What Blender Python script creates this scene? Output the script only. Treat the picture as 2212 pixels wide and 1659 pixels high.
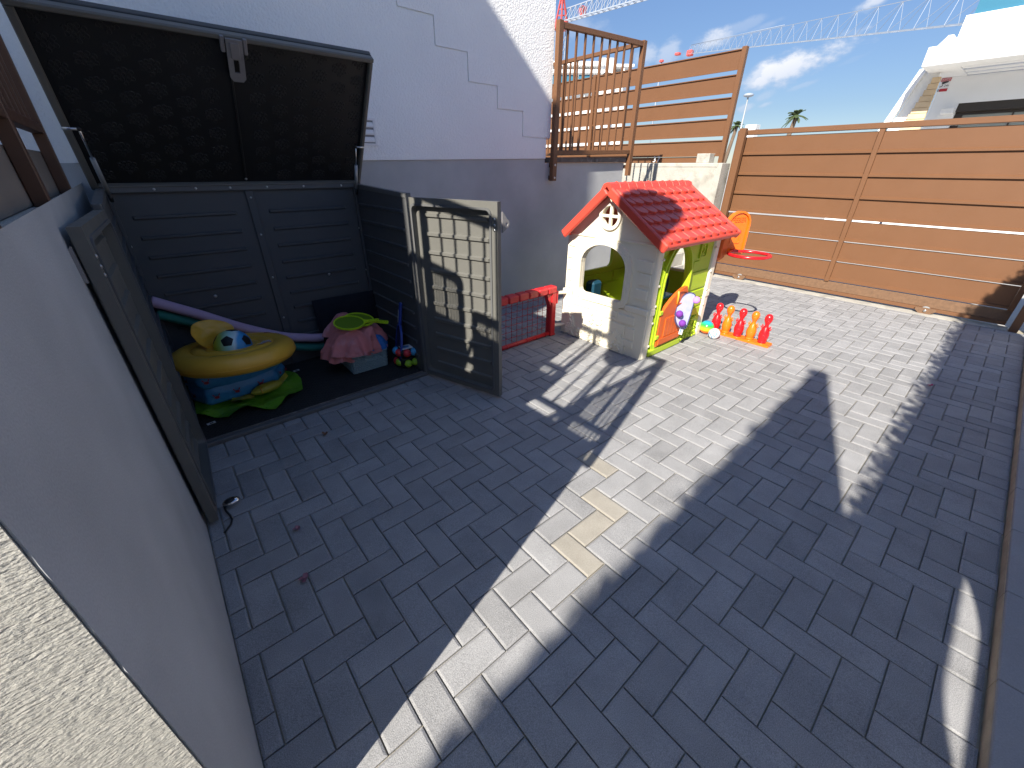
import bpy, bmesh, math, random
from mathutils import Vector, Matrix, noise as mnoise
from mathutils.geometry import tessellate_polygon
random.seed(7)
R_ = math.radians
scene = bpy.context.scene
for o in list(bpy.data.objects):
    bpy.data.objects.remove(o)
COL = scene.collection

# ------------------------------------------------------------------ camera
FPX, YAW, PITCH, ROLL = 868.24, R_(40.611), R_(28.258), R_(0.3246)
CW, CH = 2212.0, 1659.0
CAM = Vector((0, 0, 1.4))
cF = Vector((math.sin(YAW)*math.cos(PITCH), math.cos(YAW)*math.cos(PITCH), -math.sin(PITCH)))
r0 = Vector((math.cos(YAW), -math.sin(YAW), 0)); u0 = r0.cross(cF)
cR = r0*math.cos(ROLL)+u0*math.sin(ROLL); cU = -r0*math.sin(ROLL)+u0*math.cos(ROLL)
cam = bpy.data.cameras.new('camera'); camo = bpy.data.objects.new('camera', cam); COL.objects.link(camo)
M = Matrix((cR, cU, -cF)).transposed().to_4x4(); M.translation = CAM
camo.matrix_world = M
cam.sensor_width = 36; cam.lens = FPX/CW*36; cam.clip_start = 0.02; cam.clip_end = 3000
scene.camera = camo

# ------------------------------------------------------------------ sun, sky, exposure
SUN_AZ, SUN_EL = R_(16.9), R_(37.2)           # direction the light travels (from +X towards +Y), height
LD = Vector((math.cos(SUN_AZ)*math.cos(SUN_EL), math.sin(SUN_AZ)*math.cos(SUN_EL), -math.sin(SUN_EL)))
sl = bpy.data.lights.new('sun', 'SUN'); sl.energy = 4.2; sl.angle = R_(0.53); sl.color = (1, .94, .84)
so = bpy.data.objects.new('sun', sl); COL.objects.link(so)
so.rotation_euler = LD.to_track_quat('-Z', 'Y').to_euler(); so.location = (-8, -3, 9)
SKY_STRENGTH = 0.095
EXPOSURE = 1.25
scene.view_settings.view_transform = 'Standard'; scene.view_settings.look = 'None'
scene.view_settings.exposure = EXPOSURE; scene.view_settings.gamma = 1
scene.view_settings.use_curve_mapping = False
scene.cycles.max_bounces = 14; scene.cycles.diffuse_bounces = 9

def vdir(x, y):
    d = cF + cR*((x-CW/2)/FPX) - cU*((y-CH/2)/FPX)
    return d.normalized()

world = bpy.data.worlds.new('World'); scene.world = world; world.use_nodes = True
def build_world():
    nt = world.node_tree; nt.nodes.clear(); N = nt.nodes.new; L = nt.links.new
    out = N('ShaderNodeOutputWorld'); bg = N('ShaderNodeBackground'); bg.inputs['Strength'].default_value = SKY_STRENGTH
    sky = N('ShaderNodeTexSky'); sky.sky_type = 'NISHITA'; sky.sun_disc = False
    sky.sun_elevation = SUN_EL; sky.altitude = 50; sky.air_density = 1.0; sky.dust_density = 0.05; sky.ozone_density = 5.0
    # direction towards the sun
    sky.sun_rotation = math.atan2(-LD.x, -LD.y)
    tc = N('ShaderNodeTexCoord')
    def m(op, a, b=None, c=None):
        n = N('ShaderNodeMath'); n.operation = op
        for k, v in enumerate((a, b, c)):
            if v is None: continue
            if isinstance(v, (int, float)): n.inputs[k].default_value = v
            else: L(v, n.inputs[k])
        return n.outputs[0]
    def dot(v):
        n = N('ShaderNodeVectorMath'); n.operation = 'DOT_PRODUCT'; L(tc.outputs['Generated'], n.inputs[0]); n.inputs[1].default_value = v
        return n.outputs['Value']
    nz = N('ShaderNodeTexNoise'); nz.inputs['Scale'].default_value = 14; nz.inputs['Detail'].default_value = 9; nz.inputs['Roughness'].default_value = .62
    mp = N('ShaderNodeMapping'); mp.inputs['Scale'].default_value = (1, 1, 1.9); L(tc.outputs['Generated'], mp.inputs[0]); L(mp.outputs[0], nz.inputs['Vector'])
    nn = m('SUBTRACT', nz.outputs['Fac'], .5)
    clouds = [(1712, 143, 118, 42, 1.0), (1648, 165, 62, 34, .8), (1535, 90, 52, 30, .8), (1590, 62, 90, 15, .33), (1395, 122, 34, 30, .6), (1440, 120, 30, 36, .55), (1255, 62, 60, 34, .4),
              (1885, 4, 52, 22, .85), (1650, 208, 30, 15, .35), (1612, 232, 26, 14, .5), (1650, 228, 22, 9, .45), (1738, 183, 40, 8, .3), (1840, 130, 40, 8, .12), (1330, 178, 60, 25, .5), (1663, 52, 40, 12, .28), (1310, 95, 30, 40, .25)]
    tot = None; low = None
    for (x, y, a, b, op) in clouds:
        c = vdir(x, y); rr = (vdir(x+8, y)-vdir(x-8, y))/16; uu = (vdir(x, y-8)-vdir(x, y+8))/16
        sr, su = rr.length, uu.length; rr.normalize(); uu.normalize()
        off = c.dot(rr); dx = m('DIVIDE', m('SUBTRACT', dot(rr), off), a*sr)
        dy = m('DIVIDE', m('SUBTRACT', dot(uu), c.dot(uu)), b*su)
        d = m('SQRT', m('ADD', m('MULTIPLY', dx, dx), m('MULTIPLY', dy, dy)))
        v = m('ADD', m('SUBTRACT', 1.0, d), m('MULTIPLY', nn, 2.6))
        mr = N('ShaderNodeMapRange'); mr.interpolation_type = 'SMOOTHSTEP'; L(v, mr.inputs[0]); mr.inputs[1].default_value = 0.0; mr.inputs[2].default_value = .75; mr.inputs[4].default_value = op
        v = m('MULTIPLY', mr.outputs[0], m('GREATER_THAN', dot(c), .6))
        tot = v if tot is None else m('MAXIMUM', tot, v)
        sh = m('MULTIPLY', v, m('MULTIPLY_ADD', dy, .45, .80))
        low = sh if low is None else m('MAXIMUM', low, sh)
    # thin scattered clouds over the rest of the sky
    n2 = N('ShaderNodeTexNoise'); n2.inputs['Scale'].default_value = 3.1; n2.inputs['Detail'].default_value = 8; n2.inputs['Roughness'].default_value = .6; L(mp.outputs[0], n2.inputs['Vector'])
    mr = N('ShaderNodeMapRange'); mr.interpolation_type = 'SMOOTHSTEP'; L(n2.outputs['Fac'], mr.inputs[0]); mr.inputs[1].default_value = .70; mr.inputs[2].default_value = .86; mr.inputs[4].default_value = .45
    tot = m('MAXIMUM', tot, mr.outputs[0])
    cc = N('ShaderNodeMix'); cc.data_type = 'RGBA'; L(m('MINIMUM', low, 1.0), cc.inputs[0]); cc.inputs[6].default_value = (2.2, 2.75, 3.7, 1); cc.inputs[7].default_value = (4.3, 4.4, 4.7, 1)
    mx = N('ShaderNodeMix'); mx.data_type = 'RGBA'; L(tot, mx.inputs[0])
    sep = N('ShaderNodeSeparateXYZ'); L(tc.outputs['Generated'], sep.inputs[0])
    hz = N('ShaderNodeMapRange'); L(sep.outputs[2], hz.inputs[0]); hz.inputs[1].default_value = .10; hz.inputs[2].default_value = .85; hz.inputs[3].default_value = .42; hz.inputs[4].default_value = 1.0
    sc_ = N('ShaderNodeVectorMath'); sc_.operation = 'SCALE'; L(sky.outputs[0], sc_.inputs[0]); L(hz.outputs[0], sc_.inputs['Scale'])
    tn = N('ShaderNodeVectorMath'); tn.operation = 'MULTIPLY'; L(sc_.outputs[0], tn.inputs[0]); tn.inputs[1].default_value = (.98, .945, .985); L(tn.outputs[0], mx.inputs[6]); L(cc.outputs[2], mx.inputs[7])
    L(mx.outputs[2], bg.inputs[0]); L(bg.outputs[0], out.inputs[0])
build_world()

# ------------------------------------------------------------------ mesh helpers
class MB:
    def __init__(s): s.v = []; s.f = []; s.m = []; s.s = []
    def add(s, vs, fs, mi=0, smooth=False):
        k = len(s.v); s.v += [tuple(p) for p in vs]
        for f in fs: s.f.append([i+k for i in f]); s.m.append(mi); s.s.append(smooth)
        return s
    def box(s, x0, y0, z0, x1, y1, z1, c=0.0, mi=0):
        return s.obox((x0, y0, z0), (x1-x0, 0, 0), (0, y1-y0, 0), (0, 0, z1-z0), c, mi)
    def obox(s, o, a, b, d, c=0.0, mi=0):
        o, a, b, d = Vector(o), Vector(a), Vector(b), Vector(d); ax = (a, b, d)
        if c <= 0:
            vs = [o+a*i+b*j+d*k for i in (0, 1) for j in (0, 1) for k in (0, 1)]
            return s.add(vs, [(0, 1, 3, 2), (4, 6, 7, 5), (0, 4, 5, 1), (2, 3, 7, 6), (0, 2, 6, 4), (1, 5, 7, 3)], mi)
        t = [min(.45, c/max(x.length, 1e-6)) for x in ax]; vs = []; idx = {}
        for q in [(i, j, k) for i in (0, 1) for j in (0, 1) for k in (0, 1)]:
            for e in range(3):
                p = Vector(o)
                for w in range(3):
                    f = float(q[w])
                    if w != e: f = t[w] if q[w] == 0 else 1-t[w]
                    p += ax[w]*f
                idx[q, e] = len(vs); vs.append(p)
        fs = []
        for e in range(3):
            u, w = [x for x in range(3) if x != e]
            for q in (0, 1):
                def key(i, j):
                    z = [0, 0, 0]; z[e] = q; z[u] = i; z[w] = j; return tuple(z)
                fs.append([idx[key(*ij), e] for ij in ((0, 0), (1, 0), (1, 1), (0, 1))])
            for i in (0, 1):
                for j in (0, 1):
                    z0 = [0, 0, 0]; z0[u] = i; z0[w] = j; z1 = list(z0); z1[e] = 1
                    fs.append([idx[tuple(z0), u], idx[tuple(z0), w], idx[tuple(z1), w], idx[tuple(z1), u]])
        for q in [(i, j, k) for i in (0, 1) for j in (0, 1) for k in (0, 1)]:
            fs.append([idx[q, 0], idx[q, 1], idx[q, 2]])
        return s.add(vs, fs, mi)
    def tube(s, pts, r, n=8, closed=False, caps=True, smooth=True, mi=0):
        pts = [Vector(p) for p in pts]; k = len(pts); rs = r if isinstance(r, (list, tuple)) else [r]*k
        vs = []; fs = []; prev = None
        for i, p in enumerate(pts):
            if closed: t = pts[(i+1) % k]-pts[i-1]
            else: t = pts[min(i+1, k-1)]-pts[max(i-1, 0)]
            t.normalize()
            if prev is None:
                a = Vector((0, 0, 1)) if abs(t.z) < .9 else Vector((1, 0, 0)); u = (a-t*a.dot(t)).normalized()
            else: u = (prev-t*prev.dot(t)).normalized()
            prev = u; w = t.cross(u)
            for j in range(n):
                g = 2*math.pi*j/n+(math.pi/n if n == 4 else 0); vs.append(p+(u*math.cos(g)+w*math.sin(g))*rs[i])
        for i in range(k if closed else k-1):
            for j in range(n):
                a = i*n+j; b = i*n+(j+1) % n; c = ((i+1) % k)*n+(j+1) % n; d = ((i+1) % k)*n+j; fs.append((a, b, c, d))
        s.add(vs, fs, mi, smooth)
        if caps and not closed:
            b = len(s.v)-len(vs)
            s.f.append([b+j for j in range(n)]); s.m.append(mi); s.s.append(False)
            s.f.append([b+(k-1)*n+j for j in range(n)]); s.m.append(mi); s.s.append(False)
        return s
    def lathe(s, prof, c=(0, 0, 0), n=20, sx=1, sy=1, smooth=True, mi=0, mat=None):
        c = Vector(c); vs = []; fs = []; k = len(prof)
        for (r, z) in prof:
            for j in range(n):
                g = 2*math.pi*j/n; p = Vector((r*sx*math.cos(g), r*sy*math.sin(g), z))
                vs.append(c+(mat @ p if mat else p))
        for i in range(k-1):
            for j in range(n): fs.append((i*n+j, i*n+(j+1) % n, (i+1)*n+(j+1) % n, (i+1)*n+j))
        s.add(vs, fs, mi, smooth)
        b = len(s.v)-len(vs)
        for i in (0, k-1):
            if prof[i][0] > 1e-5: s.f.append([b+i*n+j for j in range(n)]); s.m.append(mi); s.s.append(False)
        return s
    def ball(s, c, r, n=16, m=10, sc=(1, 1, 1), mi=0):
        prof = [(max(1e-6, math.sin(math.pi*i/m)), -math.cos(math.pi*i/m)) for i in range(m+1)]
        return s.lathe([(a*r, b*r*sc[2]) for a, b in prof], c, n, sc[0], sc[1], True, mi)
    def plate(s, outer, holes, o, U, V, Nn, t, mi=0):
        """flat outline (with holes) on axes U,V at o, thickened by t along Nn"""
        o, U, V, Nn = Vector(o), Vector(U), Vector(V), Vector(Nn)
        loops = [outer]+list(holes); flat = [p for l in loops for p in l]
        tri = tessellate_polygon([[Vector((p[0], p[1], 0)) for p in l] for l in loops])
        n = len(flat); vs = [o+U*p[0]+V*p[1] for p in flat]+[o+U*p[0]+V*p[1]+Nn*t for p in flat]
        fs = [tuple(f) for f in tri]+[tuple(i+n for i in f) for f in tri]
        k = 0
        for l in loops:
            q = len(l)
            for i in range(q): a, b = k+i, k+(i+1) % q; fs.append((a, b, b+n, a+n))
            k += q
        return s.add(vs, fs, mi)
    def prism(s, poly, o, U, V, ext, mi=0):
        return s.plate(poly, [], o, U, V, Vector(ext), 1.0, mi)
    def torus(s, c, R, r, N=40, n=12, nx=(1, 0, 0), ny=(0, 1, 0), sq=1.0, mi=0):
        c, nx, ny = Vector(c), Vector(nx), Vector(ny); nz = nx.cross(ny); vs = []; fs = []
        for i in range(N):
            g = 2*math.pi*i/N; e = nx*math.cos(g)+ny*math.sin(g)
            for j in range(n):
                h = 2*math.pi*j/n; vs.append(c+e*(R+r*math.cos(h))+nz*(r*sq*math.sin(h)))
        for i in range(N):
            for j in range(n): fs.append((i*n+j, ((i+1) % N)*n+j, ((i+1) % N)*n+(j+1) % n, i*n+(j+1) % n))
        return s.add(vs, fs, mi, True)
    def mesh(s, name, mats, shift=(0, 0, 0)):
        me = bpy.data.meshes.new(name); sh = Vector(shift)
        me.from_pydata([tuple(Vector(p)-sh) for p in s.v], [], s.f)
        for mt in (mats if isinstance(mats, (list, tuple)) else [mats]): me.materials.append(mt)
        me.polygons.foreach_set('material_index', s.m); me.polygons.foreach_set('use_smooth', s.s)
        bm = bmesh.new(); bm.from_mesh(me); bmesh.ops.recalc_face_normals(bm, faces=bm.faces); bm.to_mesh(me); bm.free()
        me.update(); return me

ORG = {}
def thing(name, label, cat, loc=(0, 0, 0), group=None, kind=None):
    o = bpy.data.objects.new(name, None); COL.objects.link(o); o.location = loc; o.empty_display_size = .1
    if label: o['label'] = label
    if cat: o['category'] = cat
    if group: o['group'] = group
    if kind: o['kind'] = kind
    ORG[o.name] = Vector(loc); return o
def part(name, mb, mats, parent, label=None, kind=None):
    sh = ORG[parent.name]; me = mb.mesh(name, mats, sh) if isinstance(mb, MB) else mb
    o = bpy.data.objects.new(name, me); COL.objects.link(o); o.parent = parent; ORG[o.name] = sh
    if label: o['label'] = label
    if kind: o['kind'] = kind
    return o
def piece(name, me, parent, loc, rz=0.0, rot=None):
    """a piece that shares mesh data; loc in world coordinates"""
    o = bpy.data.objects.new(name, me); COL.objects.link(o); o.parent = parent
    o.location = Vector(loc)-ORG[parent.name]; o.rotation_euler = rot or (0, 0, rz); ORG[o.name] = Vector(loc); return o
def solo(name, mb, mats, label, cat, group=None):
    xs = list(zip(*mb.v)); sh = Vector(((min(xs[0])+max(xs[0]))/2, (min(xs[1])+max(xs[1]))/2, min(xs[2])))
    o = bpy.data.objects.new(name, mb.mesh(name, mats, sh)); COL.objects.link(o); o.location = sh; ORG[o.name] = sh
    o['label'] = label; o['category'] = cat
    if group: o['group'] = group
    return o
def struct(name, mb, mats):
    o = bpy.data.objects.new(name, mb.mesh(name, mats)); COL.objects.link(o); o['kind'] = 'structure'; ORG[o.name] = Vector((0, 0, 0)); return o
def dup(root, loc, label=None, rz=None):
    r = root.copy(); COL.objects.link(r); r.location = loc
    if rz is not None: r.rotation_euler = (0, 0, rz)
    if label: r['label'] = label
    ORG[r.name] = Vector(loc)
    for ch in list(root.children):
        c = ch.copy(); COL.objects.link(c); c.parent = r; ORG[c.name] = Vector(loc)
        for g in ch.children:
            d = g.copy(); COL.objects.link(d); d.parent = c
    return r
def lettering(txt, size, depth, o, U, V, Nn, center=True):
    cu = bpy.data.curves.new('letters', 'FONT'); cu.body = txt; cu.size = size; cu.extrude = depth/2; cu.resolution_u = 3
    if center: cu.align_x = 'CENTER'
    ob = bpy.data.objects.new('letters', cu); COL.objects.link(ob); bpy.context.view_layer.update()
    dg = bpy.context.evaluated_depsgraph_get(); me = bpy.data.meshes.new_from_object(ob.evaluated_get(dg))
    o, U, V, Nn = Vector(o), Vector(U), Vector(V), Vector(Nn)
    mb = MB(); mb.add([o+U*v.co.x+V*v.co.y+Nn*(v.co.z+depth/2) for v in me.vertices], [list(p.vertices) for p in me.polygons])
    bpy.data.objects.remove(ob); bpy.data.curves.remove(cu); bpy.data.meshes.remove(me); return mb
def rounded(x0, y0, x1, y1, r, n=5):
    out = []
    for (cx, cy, a0) in ((x1-r, y1-r, 0), (x0+r, y1-r, 90), (x0+r, y0+r, 180), (x1-r, y0+r, 270)):
        for i in range(n+1): a = R_(a0+90*i/n); out.append((cx+r*math.cos(a), cy+r*math.sin(a)))
    return out
def circle(cx, cy, r, n=24, ry=None):
    return [(cx+r*math.cos(2*math.pi*i/n), cy+(ry or r)*math.sin(2*math.pi*i/n)) for i in range(n)]
X, Y, Z = Vector((1, 0, 0)), Vector((0, 1, 0)), Vector((0, 0, 1))

# ------------------------------------------------------------------ materials
def mat(name, col, rough=.5, metal=0.0, var=.12, vs=6.0, bump=0.0, bs=80.0, rnd=0.0, spec=.5, fine=0.0, fs=300.0, bdet=3.0, stretch=None, second=None, s2=(.5, .65), s2s=3.0, trans=0.0, coat=0.0, sub=0.0):
    m = bpy.data.materials.new(name); m.use_nodes = True; nt = m.node_tree; N = nt.nodes.new; L = nt.links.new
    b = nt.nodes['Principled BSDF']; b.inputs['Roughness'].default_value = rough; b.inputs['Metallic'].default_value = metal
    b.inputs['Specular IOR Level'].default_value = spec; b.inputs['Coat Weight'].default_value = coat
    if trans: b.inputs['Transmission Weight'].default_value = trans
    geo = N('ShaderNodeNewGeometry'); pos = geo.outputs['Position']
    if stretch:
        mp = N('ShaderNodeMapping'); mp.inputs['Scale'].default_value = stretch; L(pos, mp.inputs[0]); spos = mp.outputs[0]
    else: spos = pos
    def nz(scale, det=4.0, v=None, rg=.55):
        n = N('ShaderNodeTexNoise'); n.inputs['Scale'].default_value = scale; n.inputs['Detail'].default_value = det; n.inputs['Roughness'].default_value = rg; L(v or pos, n.inputs['Vector']); return n.outputs['Fac']
    def math_(op, a, c):
        n = N('ShaderNodeMath'); n.operation = op
        for k, x in ((0, a), (1, c)):
            if isinstance(x, (int, float)): n.inputs[k].default_value = x
            else: L(x, n.inputs[k])
        return n.outputs[0]
    f = math_('ADD', math_('MULTIPLY', math_('SUBTRACT', nz(vs, 5, spos), .5), var*4), 1.0)
    if fine: f = math_('ADD', f, math_('MULTIPLY', math_('SUBTRACT', nz(fs, 2), .5), fine*4))
    if rnd:
        oi = N('ShaderNodeObjectInfo'); rr = math_('FRACT', math_('ADD', oi.outputs['Random'], geo.outputs['Random Per Island']), 0)
        f = math_('ADD', f, math_('MULTIPLY', math_('SUBTRACT', rr, .5), rnd*2))
    c3 = N('ShaderNodeVectorMath'); c3.operation = 'SCALE'; L(f, c3.inputs['Scale'])
    if second:
        mx = N('ShaderNodeMix'); mx.data_type = 'RGBA'; mr = N('ShaderNodeMapRange'); mr.inputs[1].default_value = s2[0]; mr.inputs[2].default_value = s2[1]
        L(nz(s2s, 6, spos), mr.inputs[0]); L(mr.outputs[0], mx.inputs[0]); mx.inputs[6].default_value = (*col, 1); mx.inputs[7].default_value = (*second, 1); L(mx.outputs[2], c3.inputs[0])
    else: c3.inputs[0].default_value = col
    L(c3.outputs[0], b.inputs['Base Color'])
    rg = N('ShaderNodeMapRange'); rg.inputs[3].default_value = max(.03, rough-.08); rg.inputs[4].default_value = min(1, rough+.08); L(nz(vs*2.3, 4), rg.inputs[0]); L(rg.outputs[0], b.inputs['Roughness'])
    if bump:
        bp = N('ShaderNodeBump'); bp.inputs['Strength'].default_value = 1.0; bp.inputs['Distance'].default_value = bump; L(nz(bs, bdet, spos), bp.inputs['Height']); L(bp.outputs[0], b.inputs['Normal'])
    return m
m_paver = mat('paver concrete', (.285, .283, .283), .85, var=.14, vs=7, bump=.0016, bs=300, rnd=.10, fine=.36, fs=380, spec=.25)
m_pavertan = mat('tan paver', (.325, .30, .255), .85, var=.12, vs=9, bump=.0012, bs=320, fine=.2, fs=420, spec=.3)
m_sand = mat('joint sand', (.36, .32, .24), .95, var=.2, vs=12, bump=.002, bs=200, fine=.15)
m_ground = mat('pale street paving', (.42, .40, .37), .9, var=.1, vs=1.5, bump=.002, bs=90)
m_white = mat('white render', (.88, .885, .865), .9, var=.03, vs=2, bump=.006, bs=75, bdet=4, spec=.2)
m_white2 = mat('smooth white paint', (.8, .8, .79), .8, var=.02, vs=3, bump=.001, bs=120, spec=.2)
m_grey = mat('grey plaster', (.42, .43, .43), .85, var=.14, vs=2.2, bump=.0013, bs=160, fine=.10, fs=260, spec=.25)
m_conc = mat('raw concrete', (.42, .40, .35), .95, var=.14, vs=7, bump=.004, bs=60, second=(.27, .25, .21), s2=(.5, .72), s2s=6, fine=.06, spec=.2)
m_trowel = mat('troweled concrete', (.60, .58, .52), .95, var=.10, vs=7, bump=.010, bs=90, bdet=7, stretch=(1, 1, 2.6), spec=.2)
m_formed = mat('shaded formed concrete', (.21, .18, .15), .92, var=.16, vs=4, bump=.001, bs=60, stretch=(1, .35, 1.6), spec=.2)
m_coping = mat('weathered coping', (.13, .115, .105), .9, var=.2, vs=9, bump=.001, bs=120, second=(.3, .28, .26), s2=(.55, .75), s2s=14)
m_brown = mat('brown lacquered steel', (.158, .072, .032), .5, var=.04, vs=4, bump=.0003, bs=900, spec=.4)
m_brownd = mat('dark brown steel', (.10, .05, .03), .45, var=.05, vs=4, spec=.4)
m_dust = mat('dusty brown steel', (.16, .088, .047), .6, var=.2, vs=30, fine=.12, fs=160)
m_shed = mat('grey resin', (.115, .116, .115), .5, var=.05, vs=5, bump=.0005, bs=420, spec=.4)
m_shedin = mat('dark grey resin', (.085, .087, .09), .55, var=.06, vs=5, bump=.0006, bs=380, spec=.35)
m_door = mat('warm grey resin door', (.135, .132, .118), .48, var=.05, vs=5, bump=.0005, bs=420, spec=.45)
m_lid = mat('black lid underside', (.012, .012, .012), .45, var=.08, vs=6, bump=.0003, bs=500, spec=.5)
m_lidf = mat('lid rim resin', (.13, .125, .11), .5, var=.05, vs=6, bump=.0005, bs=420)
m_latch = mat('pale grey resin clasp', (.2, .19, .19), .55, var=.08, vs=30, bump=.0004, bs=500)
m_steel = mat('bright steel', (.6, .6, .6), .3, 1.0, var=.03)
m_chrome = mat('chrome', (.75, .75, .75), .08, 1.0, var=.02)
m_black = mat('black plastic', (.012, .012, .013), .5, var=.1)
m_mat = mat('black rubber mat', (.02, .0195, .018), .8, var=.2, vs=14)
m_cream = mat('cream moulded plastic', (.80, .745, .60), .48, var=.02, vs=4, bump=.0004, bs=260, spec=.4)
m_lime = mat('lime green plastic', (.44, .58, .028), .42, var=.03, vs=4, bump=.0004, bs=260, spec=.4)
m_red = mat('red roof plastic', (.60, .07, .045), .38, var=.03, vs=4, bump=.0003, bs=260, spec=.45)
m_orange = mat('orange door plastic', (.68, .13, .02), .42, var=.04, vs=6, bump=.0003, bs=260, spec=.4)
m_orange2 = mat('orange toy plastic', (.85, .17, .01), .28, var=.03, vs=6, spec=.5)
m_yellowtrim = mat('amber plastic edge', (.9, .42, .05), .4, var=.03)
m_redtoy = mat('glossy red toy plastic', (.65, .012, .018), .25, var=.03, vs=6, spec=.5)
m_redgoal = mat('red goal plastic', (.55, .02, .025), .4, var=.04, vs=8, bump=.0003, bs=260)
m_rednet = mat('red net cord', (.5, .03, .035), .7, var=.1, vs=30)
m_blueplastic = mat('sky blue plastic', (.08, .42, .62), .35, var=.03)
m_blueshade = mat('shade darkened blue plastic', (.012, .06, .10), .4, var=.05)  # blue plastic with the playhouse's inside shade put into its colour
m_float = mat('yellow vinyl', (.80, .44, .05), .32, var=.05, vs=8, bump=.001, bs=40, spec=.5)
m_floatseat = mat('yellow vinyl film', (.78, .43, .05), .35, var=.08, vs=14, bump=.006, bs=22)
m_pool = mat('blue pool vinyl', (.05, .26, .55), .3, var=.08, vs=9, bump=.006, bs=14, spec=.5)
m_crab = mat('red crab print', (.26, .02, .035), .4, var=.1)
m_fish = mat('olive yellow vinyl', (.42, .37, .04), .35, var=.1, vs=20, bump=.006, bs=30)
m_greenmat = mat('green vinyl sheet', (.17, .42, .025), .3, var=.08, vs=9, bump=.008, bs=16, spec=.5)
m_pinknoodle = mat('lilac pink foam', (.56, .40, .55), .85, var=.04, vs=20, bump=.001, bs=500)
m_greennoodle = mat('sea green foam', (.035, .22, .17), .85, var=.06, vs=20, bump=.001, bs=500)
m_cushion = mat('navy black cushion cloth', (.008, .009, .015), .9, var=.2, vs=30, bump=.0008, bs=600)
m_pink = mat('salmon pink cloth', (.60, .20, .19), .8, var=.12, vs=9, bump=.004, bs=38, second=(.62, .36, .42), s2=(.52, .7), s2s=5)
m_maroon = mat('dark red cloth', (.20, .02, .035), .8, var=.15, vs=12, bump=.004, bs=40)
m_bluecloth = mat('blue cloth', (.03, .17, .48), .75, var=.12, vs=12, bump=.004, bs=40)
m_basket = mat('grey green woven resin', (.27, .38, .40), .55, var=.06, vs=15)
m_racket = mat('lime racket plastic', (.50, .75, .02), .35, var=.03)
m_string = mat('racket strings', (.17, .32, .02), .5, var=.05)
m_bluebag = mat('cobalt blue racket plastic', (.012, .045, .28), .4, var=.1, vs=12)
m_bluemesh = mat('dark blue mesh', (.008, .018, .07), .7, var=.2, vs=40)
m_paper = mat('white printed label', (.7, .7, .7), .6, var=.03)
m_signred = mat('sign red', (.42, .02, .035), .5, var=.05)
m_signblack = mat('sign black', (.02, .02, .025), .5, var=.05)
m_ballred = mat('soft red ball', (.55, .03, .04), .5, var=.05)
m_ballblue = mat('soft blue ball', (.06, .35, .62), .5, var=.05)
m_ballgreen = mat('soft green ball', (.28, .5, .03), .5, var=.05)
m_purple = mat('purple felt ball', (.16, .03, .30), .8, var=.1, vs=60)
m_mauve = mat('mauve felt ball', (.62, .25, .75), .8, var=.1, vs=60)
m_disc = mat('pale lilac printed film', (.50, .50, .72), .25, var=.1, vs=14, second=(.36, .40, .62), s2=(.45, .7), s2s=14)
m_discrim = mat('dark slate rim', (.07, .08, .16), .4, var=.05)
m_tan = mat('tan stone riser', (.42, .34, .24), .8, var=.2, vs=12, bump=.001, bs=150)
m_tile = mat('grey step tile', (.27, .275, .285), .75, var=.08, vs=5, bump=.0006, bs=260, fine=.1, fs=300, rnd=.05)
m_beige = mat('beige stone tread', (.62, .46, .28), .8, var=.1, vs=6, rnd=.05)
m_glass = mat('tinted balcony glass', (.05, .17, .25), .05, var=.02, spec=.6)
m_winframe = mat('dark bronze window frame', (.035, .026, .018), .4, var=.05)
m_curtain = mat('pale curtain behind glass', (.28, .30, .27), .35, var=.06, vs=3)
m_crane = mat('white crane steel', (.30, .34, .40), .5, var=.05)
m_cranered = mat('red crane steel', (.55, .09, .08), .5, var=.05)
m_greypole = mat('galvanised pole', (.35, .37, .38), .5, .3, var=.05)
m_trunk = mat('palm trunk', (.13, .09, .06), .9, var=.2, vs=6)
m_frond = mat('palm frond', (.06, .09, .03), .6, var=.25, vs=3)
m_leaf = mat('hedge leaf', (.05, .085, .02), .55, var=.25, vs=8)
m_branch = mat('hedge wood', (.08, .05, .03), .9, var=.2, vs=8)
m_petal = mat('dried pink petal', (.30, .13, .16), .7, var=.25, vs=60, bump=.001, bs=200)
m_redpetal = mat('magenta petal', (.35, .02, .08), .6, var=.2, vs=60)
m_brownleaf = mat('dry brown leaf', (.16, .08, .05), .8, var=.2, vs=60)
m_canvas = mat('grey canvas cover', (.22, .21, .19), .85, var=.1, vs=9, bump=.003, bs=30)
m_wicker = mat('dark woven resin chair', (.05, .045, .04), .6, var=.1)
m_terr = mat('terrace tile', (.38, .35, .31), .8, var=.06, vs=3)
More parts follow.
